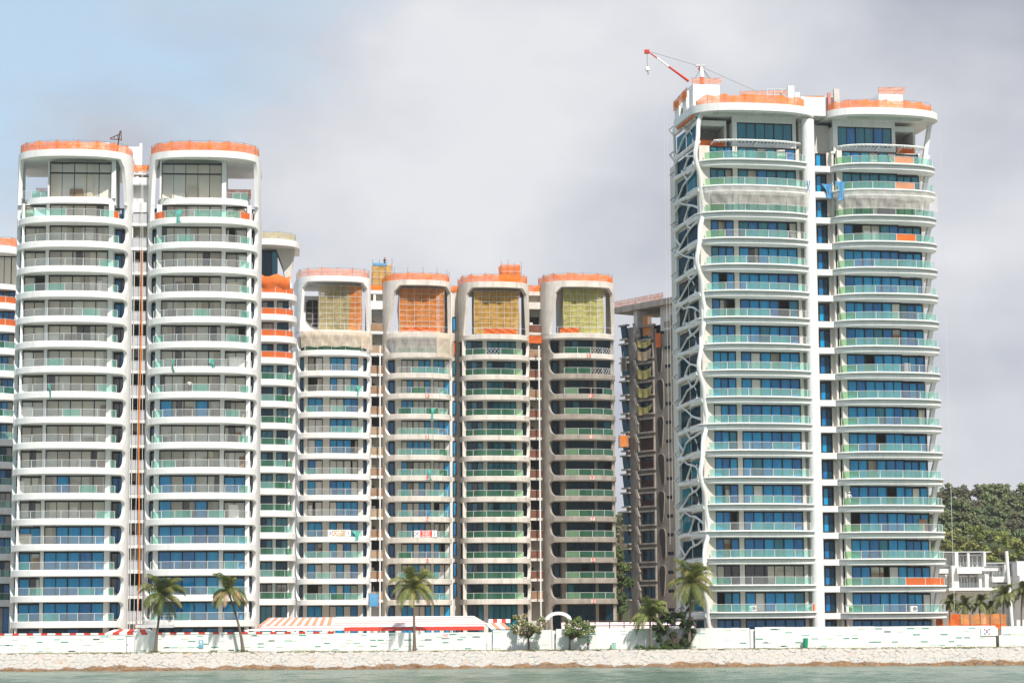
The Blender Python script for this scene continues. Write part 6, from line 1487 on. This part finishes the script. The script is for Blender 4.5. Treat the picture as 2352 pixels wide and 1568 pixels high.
# ------------------------------------------------------------------ PEOPLE
def person(loc, label, shirt, trousers, helmet=None, pose='stand', turn=0.0, arm=0.3, seed=0):
    rn = random.Random(seed); J = {}; Eg = []
    H = 1.68
    def j(n, p, r): J[n] = (Vector(p), r)
    crouch = pose == 'crouch'; lean = pose == 'lean'
    hz = .45 if crouch else .88
    j('pelvis', (0, 0, hz), (.13, .10)); fx_ = -.18 if lean else 0.0; fy = -.12 if (lean or crouch) else -.02
    j('waist', (fx_ * .3, fy * .4, hz + .16), (.12, .09)); j('chest', (fx_ * .7, fy * .8, hz + .37), (.15, .10)); j('neckb', (fx_, fy, hz + .52), (.07, .06)); j('neck', (fx_ * 1.05, fy * 1.15, hz + .585), (.05, .05))
    j('head', (fx_ * 1.1, fy * 1.3, hz + .68), (.078, .09)); j('crown_', (fx_ * 1.1, fy * 1.3, hz + .775), (.07, .08)); j('nose', (fx_ * 1.1, fy * 1.3 - .115, hz + .675), (.014, .016)); j('chin', (fx_ * 1.1, fy * 1.3 - .06, hz + .605), (.03, .03))
    Eg += [('pelvis', 'waist'), ('waist', 'chest'), ('chest', 'neckb'), ('neckb', 'neck'), ('neck', 'head'), ('head', 'crown_'), ('head', 'nose'), ('neck', 'chin')]
    for sg, S_ in ((-1, 'l'), (1, 'r')):
        st_ = .04 if pose == 'stand' else .1
        j('ear' + S_, (fx_ * 1.1 + sg * .088, fy * 1.3, hz + .68), (.012, .02)); Eg.append(('head', 'ear' + S_))
        j('hip' + S_, (sg * .09, 0, hz - .04), (.09, .09)); 
        kz, az_ = (.42, .08) if crouch else (.47, .08)
        ky = -.38 if crouch else (-.04 * sg)
        j('knee' + S_, (sg * .11, ky, kz), (.06, .065)); j('ank' + S_, (sg * .12, .05 if not crouch else -.12, az_), (.04, .045)); j('toe' + S_, (sg * .14, -.13 if not crouch else -.3, .04), (.035, .03))
        Eg += [('pelvis', 'hip' + S_), ('hip' + S_, 'knee' + S_), ('knee' + S_, 'ank' + S_), ('ank' + S_, 'toe' + S_)]
        j('sh' + S_, (fx_ * .9 + sg * .18, fy, hz + .48), (.06, .06)); el = Vector((fx_ * .9 + sg * (.24 + arm * .1), fy - .05 - arm * .1, hz + .2)); wr = el + Vector((-sg * .04, -.12 - arm * .25, -.2 + arm * .3))
        j('el' + S_, el, (.04, .042)); j('wr' + S_, wr, (.026, .03)); d = (wr - el).normalized(); pl_ = wr + d * .08; j('palm' + S_, pl_, (.034, .02))
        Eg += [('chest', 'sh' + S_), ('sh' + S_, 'el' + S_), ('el' + S_, 'wr' + S_), ('wr' + S_, 'palm' + S_)]
        sdv = d.cross(Vector((0, 0, 1))).normalized() if abs(d.z) < .9 else Vector((0, 1, 0))
        for f_ in range(4):
            k1 = pl_ + sdv * (f_ - 1.5) * .021 + d * .045; k2 = k1 + (d + Vector((0, 0, -.3))).normalized() * (.045 - .006 * abs(f_ - 1.4)); j(f'f{f_}a' + S_, k1, (.009, .009)); j(f'f{f_}b' + S_, k2, (.007, .007)); Eg += [('palm' + S_, f'f{f_}a' + S_), (f'f{f_}a' + S_, f'f{f_}b' + S_)]
        j('tha' + S_, wr + sdv * .045 + d * .04, (.011, .011)); j('thb' + S_, wr + sdv * .06 + d * .08, (.008, .008)); Eg += [('wr' + S_, 'tha' + S_), ('tha' + S_, 'thb' + S_)]
    names = list(J); me = bpy.data.meshes.new('person'); me.from_pydata([tuple(J[n][0]) for n in names], [(names.index(a), names.index(b_)) for a, b_ in Eg], [])
    ob = bpy.data.objects.new('tmp', me); COL.objects.link(ob); md = ob.modifiers.new('s', 'SKIN'); sb = ob.modifiers.new('u', 'SUBSURF'); sb.levels = 1
    for i, n in enumerate(names): me.skin_vertices[0].data[i].radius = J[n][1]; me.skin_vertices[0].data[i].use_root = (n == 'pelvis')
    dg = bpy.context.evaluated_depsgraph_get(); m2 = bpy.data.meshes.new_from_object(ob.evaluated_get(dg)); bpy.data.objects.remove(ob)
    m2.materials.clear()
    for k in ('skin', shirt, trousers, 'cloth_dark'): m2.materials.append(M[k])
    wl, wr_ = J['wrl'][0], J['wrr'][0]
    for p in m2.polygons:
        c_ = p.center
        near = min((c_ - wl).length, (c_ - wr_).length) < .2 and min((c_ - J['ell'][0]).length, (c_ - J['elr'][0]).length) > .1
        p.material_index = 0 if (c_.z > hz + .56 or near) else (3 if c_.z < .1 else (1 if (c_.z > hz + .04 or abs(c_.x) > .2) else 2)); p.use_smooth = True
    o = bpy.data.objects.new('person', m2); COL.objects.link(o); o.location = loc; o.rotation_euler.z = turn; tag(o, label, 'person')
    hc = J['crown_'][0]; mb = MB(); hat = helmet or 'cloth_dark'; rr_ = .125 if helmet else .098
    mb.loft([[(hc.x + r_ * rr_ * math.cos(a * math.pi / 6), hc.y + r_ * rr_ * 1.12 * math.sin(a * math.pi / 6), hc.z + z_) for a in range(12)] for z_, r_ in ((-.045, 1.25 if helmet else 1.0), (-.03, 1.0), (.03, .93), (.075, .65), (.1, .15))], hat)
    mb.build('helmet' if helmet else 'hair', o, smooth=True, angle=60)
    for sg in (-1, 1):
        mb = MB(); e_ = J['head'][0] + Vector((sg * .032, -.088, .012)); mb.box(e_.x - .01, e_.x + .01, e_.y - .012, e_.y + .01, e_.z - .006, e_.z + .006, 'cloth_dark'); mb.build('eye', o)
    mb = MB(); e_ = J['head'][0] + Vector((0, -.085, -.045)); mb.box(e_.x - .02, e_.x + .02, e_.y - .012, e_.y + .01, e_.z - .004, e_.z + .004, 'rust_panel'); mb.build('mouth', o)
    return o
q = P(1351, 1488, 290.7); person((q.x, 290.7, 2.18), 'person in a green top standing against the hoarding by the small flowering tree', 'cloth_green', 'cloth_dark', None, 'lean', .9, .2)
def on_balcony(wg, i, f, label, *a, **k):
    y = wg.yfront(f) + 1.0; person(world(wg.root, (wg.fx(f), y, wg.zs[i] - wg.zoff)), label, *a, **k)
on_balcony(L1r, 7, .40, 'worker in a pale shirt and red helmet on a balcony of the left tower', 'cloth_white', 'cloth_dark', helmet='helmet_red', pose='stand', turn=.3, arm=.6)
on_balcony(C1, 0, .55, 'worker with yellow helmet behind green balcony glass high on the first middle tower', 'cloth_white', 'cloth_dark', helmet='helmet_yellow', turn=-.2, arm=.5)
on_balcony(R2, 13, .09, 'worker dressed all in white on a lower balcony of the tallest tower', 'cloth_white', 'cloth_white', helmet='helmet_white', turn=.4, arm=.4)
person(ws.location + Vector((.35, .3, wh - .15)), 'worker with red helmet crouching on top of the yellow netted lift shaft', 'cloth_dark', 'cloth_dark', helmet='helmet_red', pose='crouch', turn=.5, arm=.5)
q = P(1794, 212, YR + 5); person((q.x, YR + 5, R1.z(222) + GZ), 'worker standing on the roof of the tallest tower amid white rails', 'cloth_dark', 'cloth_green', helmet='helmet_yellow', turn=.4, arm=.6)
q = P(1790, 222, YR + 5.5); rt = empty('rail_frame', (q.x, YR + 5.6, R1.z(245) + GZ), .1, 'white tubular rail frame around the worker on the tallest roof', 'railing'); mb = MB()
hh = P(1790, 203, YR + 5).z - rt.location.z
for x in (-1.6, -.6, .4, 1.4): mb.tube([(x, 0, 0), (x, 0, hh)], .05, 'metal_light', 5)
for z_ in (.6, .8, 1.0): mb.tube([(-1.6, 0, hh * z_), (1.4, 0, hh * z_)], .045, 'metal_light', 5)
mb.build('tube_frame', rt)
# ------------------------------------------------------------------ BANNERS, SHEETS
def banner(wg, i, f, wpx, hpx, label, kind):
    z = wg.zs[i] - wg.zoff; y = wg.yfront(f) - .12 + .32; w_ = wpx * mpp(wg.Yf) / 2; h = hpx * mpp(wg.Yf)
    rt = empty('safety_banner', world(wg.root, (wg.fx(f), y - .1, z + .05)), wg.root.rotation_euler.z, label, 'banner', 'safety banners tied to balcony rails')
    mb = MB(); mb.box(-w_, w_, 0, .03, 0, h, 'sign_white')
    if kind == 2: mb.box(-w_ * .48, w_ * .58, -.012, -.002, .02, h - .02, 'sign_red')
    else: mb.box(-w_ * .45, w_ * .5, -.008, -.002, h * .36, h * .60, 'sign_orange')
    mb.build('cloth', rt); emblem(rt, -w_ * .74, h * .48, h * .62, -.004)
    mb = MB(); mb.box(w_ * .72, w_ * .86, -.01, -.002, h * .2, h * .75, 'hoard_grey'); mb.build('side_mark', rt)
    if kind == 1:
        for t_, zz_, c_ in (("DON'T LEARN", .80, 'sign_gold'), ("SAFETY", .48, 'sign_white'), ("BY ACCIDENT", .17, 'sign_gold')): text_mesh(t_, h * .31, c_, 'lettering', rt, (0.02, -.014, h * zz_), 0, .012)
    else:
        for k, t_ in enumerate(("Know SAFETY", "No INJURY", "No SAFETY", "Know INJURY")): text_mesh(t_, h * .235, 'sign_white', 'lettering', rt, (w_ * .05, -.02, h * (.87 - .245 * k)), 0, .008)
banner(C1, 9, .555, 52.5, 15, 'white banner reading DON\'T LEARN SAFETY BY ACCIDENT on a balcony rail', 1)
banner(C2, 9, .575, 52, 15, 'white and red banner reading Know SAFETY on a balcony rail', 2)
def sheet_rag(wg, i, f, w, h, mat, label, drop=.6, seed=1, dy=0):
    z = wg.zs[i] - wg.zoff; p = (wg.fx(f), wg.yfront(f) + .2 + dy, z + .95); rn = random.Random(seed); mb = MB(); n, m_ = 6, 6; g = []
    for j_ in range(m_ + 1):
        v = j_ / m_; tw = 1 - .65 * math.sin(v * math.pi * .8); g.append([Vector(((u / n - .5) * w * tw + .12 * math.sin(v * 4 + seed), -.3 - .12 * math.sin(u * 1.8 + v * 3), -h * v * (1 - .12 * rn.random()))) for u in range(n + 1)])
    for j_ in range(m_):
        for u in range(n): mb.quad(g[j_][u], g[j_][u + 1], g[j_ + 1][u + 1], g[j_ + 1][u], mat)
    o = mb.build('loose_film', smooth=True, angle=90); o.location = world(wg.root, p); o.rotation_euler.z = wg.root.rotation_euler.z; tag(o, label, 'plastic film', 'loose plastic films on the balconies')
sheet_rag(L1r, 0, .295, .9, 1.9, 'aqua_film', 'aqua film blowing over the top balcony of the second white wing', seed=2)
sheet_rag(L1r, 6, .26, .35, 1.9, 'aqua_film', 'knotted aqua film strip at the left of a mid-height balcony, second white wing', seed=3)
sheet_rag(L1r, 6, .60, .9, 1.1, 'aqua_film', 'aqua film flap right of the knotted strip on the same balcony', seed=4)
sheet_rag(L1, 7, .345, .35, 2.0, 'aqua_film', 'narrow aqua film strip hanging from a far-left wing balcony', seed=5)
sheet_rag(C1, 9, .78, 1.5, 1.6, 'aqua_film', 'aqua film folded over the rail right of the first safety banner', seed=6)
sheet_rag(C1, 2, .80, .8, 1.8, 'aqua_film', 'small aqua film below a rail of the first middle tower', seed=7)
sheet_rag(C2, 3, .68, .8, 2.2, 'aqua_film', 'aqua film hanging from an upper rail of the second middle tower', seed=8)
sheet_rag(C2, 6, .64, .9, 1.9, 'aqua_film', 'aqua film over the number nine slab of the second middle tower', seed=9)
sheet_rag(C2, 8, .63, .8, 1.9, 'blue_fabric', 'blue film blowing out at storey seven of the second middle tower', seed=10, dy=.3)
sheet_rag(R2, 1, -.02, 1.7, 2.0, 'blue_fabric', 'sky blue tarpaulin flapping beside the round white pier, near the top of the tallest tower', seed=11, dy=-1.2)
sheet_rag(R2, 1, .05, 1.6, 2.6, 'blue_fabric', 'second sky blue tarpaulin just right of the first by the round pier', seed=12, dy=-.6)
sheet_rag(R1, 1, .93, .7, 1.4, 'blue_fabric', 'small blue sheet at the right end of the second balcony, left of the round pier', seed=13)
sheet_rag(R1, 6, .02, .5, 4.2, 'cloth_white', 'white cloth knotted and hanging beside the wavy lattice post', seed=14, dy=-.8)
for f_, lab in ((.38, 'air conditioner left of centre on the lowest left-hand balcony, tallest tower'), (.87, 'air conditioner at the right end of the lowest left-hand balcony, tallest tower')):
    ac = empty('air_conditioner', world(RT, (R1.fx(f_), R1.yfront(f_) + .9, R1.zs[17] - GZ)), RT.rotation_euler.z, lab, 'air conditioner', 'air conditioners on the lowest balconies'); mb = MB(); mb.box(-.45, .45, -.17, .17, .08, .78, 'sign_white'); mb.build('case', ac)
    mb = MB(); mb.loft([[(.1 + .26 * math.cos(a * math.pi / 8), y_, .43 + .26 * math.sin(a * math.pi / 8)) for a in range(16)] for y_ in (-.2, -.171)], 'metal_grey'); mb.build('fan_grille', ac)
for f_, lab in ((.07, 'air conditioner at the left end of the lowest right-hand balcony, tallest tower'), (.62, 'air conditioner right of centre on the lowest right-hand balcony, tallest tower')):
    ac = empty('air_conditioner', world(RT, (R2.fx(f_), R2.yfront(f_) + .9, R2.zs[17] - GZ)), RT.rotation_euler.z, lab, 'air conditioner', 'air conditioners on the lowest balconies'); mb = MB(); mb.box(-.45, .45, -.17, .17, .08, .78, 'sign_white'); mb.build('case', ac)
    mb = MB(); mb.loft([[(.1 + .26 * math.cos(a * math.pi / 8), y_, .43 + .26 * math.sin(a * math.pi / 8)) for a in range(16)] for y_ in (-.2, -.171)], 'metal_grey'); mb.build('fan_grille', ac)
# suspended work platform at the foot of the left tower gap
q0, q1 = P(312, 1432, 300), P(399, 1432, 300); rt = empty('work_platform', ((q0.x + q1.x) / 2, 300, q0.z), 0, 'metal work platform at the foot of the gap between the left wings', 'work platform'); w_ = (q1.x - q0.x) / 2; mb = MB()
mb.box(-w_, w_, -.4, .4, -.5, -.1, 'metal_light'); mb.build('deck', rt); mb = MB()
for k in range(9): mb.tube([(-w_ + 2 * w_ * k / 8, -.38, -.1), (-w_ + 2 * w_ * k / 8, -.38, 1.0)], .035, 'metal_light', 4)
for z_ in (.45, 1.0): mb.tube([(-w_, -.38, z_), (w_, -.38, z_)], .04, 'metal_light', 4)
for x in (-w_ + .2, -w_ + 1.9): mb.tube([(x, 0, -.1), (x, 0, 4.2)], .06, 'metal_light', 5)
mb.build('guard_rail', rt)
# ------------------------------------------------------------------ SKY, SUN
SUN_EL, SUN_AZ = 51, -24   # azimuth: degrees left of straight behind the camera
el, az = math.radians(SUN_EL), math.radians(SUN_AZ)
to_sun = Vector((-math.sin(az) * math.cos(el), -math.cos(az) * math.cos(el), math.sin(el)))
sd = bpy.data.lights.new('sun', 'SUN'); sd.energy = 3.8; sd.angle = math.radians(.6); sd.color = (1, .94, .86)
so = bpy.data.objects.new('sun', sd); COL.objects.link(so); so.rotation_euler = to_sun.to_track_quat('Z', 'Y').to_euler(); so.location = (-100, -100, 150)
wd = bpy.data.worlds.new('World'); sc.world = wd; wd.use_nodes = True; nt = wd.node_tree; nt.nodes.clear()
out = nt.nodes.new('ShaderNodeOutputWorld'); bg = nt.nodes.new('ShaderNodeBackground'); bg.inputs[1].default_value = .1
sky = nt.nodes.new('ShaderNodeTexSky'); sky.sky_type = 'NISHITA'; sky.sun_disc = False; sky.sun_elevation = el; sky.sun_rotation = math.atan2(to_sun.x, to_sun.y); sky.air_density = 1.0; sky.dust_density = 1.5
tc = nt.nodes.new('ShaderNodeTexCoord')
def wnoise(scale, loc, det=7, rough=.5, sc_=(1, 1, 2.4)):
    mp = nt.nodes.new('ShaderNodeMapping'); mp.inputs['Scale'].default_value = sc_; mp.inputs['Location'].default_value = loc; nt.links.new(tc.outputs['Generated'], mp.inputs[0])
    n = N(nt, 'ShaderNodeTexNoise', Scale=scale, Detail=det, Roughness=rough); nt.links.new(mp.outputs[0], n.inputs['Vector']); return n.outputs[0]
def mth(op, a, b_=0.0, c_=None):
    n = N(nt, 'ShaderNodeMath', operation=op)
    for i, v in enumerate((a, b_) if c_ is None else (a, b_, c_)):
        if isinstance(v, bpy.types.NodeSocket): nt.links.new(v, n.inputs[i])
        else: n.inputs[i].default_value = v
    return n.outputs[0]
sx = nt.nodes.new('ShaderNodeSeparateXYZ'); nt.links.new(tc.outputs['Generated'], sx.inputs[0])
# bank of cloud: grey underside with brighter billows; a clear patch towards the left (north-west) part of the sky
tone_ = ramp(nt, mth('ADD', wnoise(6.0, (3.1, .4, 1.7), 7, .45, (1, 1, 1.5)), mth('MULTIPLY', mth('SUBTRACT', .17, sx.outputs[2]), .45)), .41, .66, (2.75, 2.95, 3.5), (5.2, 5.28, 5.55))
tone2 = mix(nt, ramp(nt, wnoise(9, (1.1, 4.4, .7), 6, .5), .35, .8, (0, 0, 0), (.35,) * 3), tone_, (5.8, 5.8, 5.85))
cov = mth('ADD', mth('MULTIPLY', wnoise(5.5, (7.2, 2.2, 4.1), 8, .55), 1.3), mth('MULTIPLY', sx.outputs[0], 2.7))
cov = mth('SUBTRACT', cov, mth('MULTIPLY', mth('SUBTRACT', sx.outputs[2], .19), 3.2))
cov = mth('ADD', cov, .10)
clear = ramp(nt, cov, .02, .34)
blue = mix(nt, .62, sky.outputs[0], (4.0, 5.1, 5.95))
final = mix(nt, clear, blue, tone2)
nt.links.new(final, bg.inputs[0]); nt.links.new(bg.outputs[0], out.inputs[0])
sc.view_settings.view_transform = 'Standard'; sc.view_settings.look = 'None'; sc.view_settings.exposure = .62; sc.view_settings.gamma = 1; sc.view_settings.use_curve_mapping = False
sc.cycles.max_bounces = 6; sc.cycles.transparent_max_bounces = 12; sc.cycles.diffuse_bounces = 3; sc.cycles.glossy_bounces = 3; sc.cycles.caustics_reflective = False; sc.cycles.caustics_refractive = False

# ------------------------------------------------------------------ HAZE
HAZE = 0.0001
if HAZE:
    m, nt, out = nmat('haze_air'); pv = nt.nodes.new('ShaderNodeVolumePrincipled'); pv.inputs['Color'].default_value = (.93, .95, 1, 1); pv.inputs['Density'].default_value = HAZE; pv.inputs['Anisotropy'].default_value = .2
    nt.links.new(pv.outputs[0], out.inputs['Volume'])
    mb = MB(); mb.box(-3600, 3600, -420, 4600, -1.2, 92, 'haze_air'); o = mb.build('haze'); o['kind'] = 'stuff'; tag(o, 'thin pale sea haze over the water and buildings', 'haze')
    sc.cycles.volume_bounces = 0
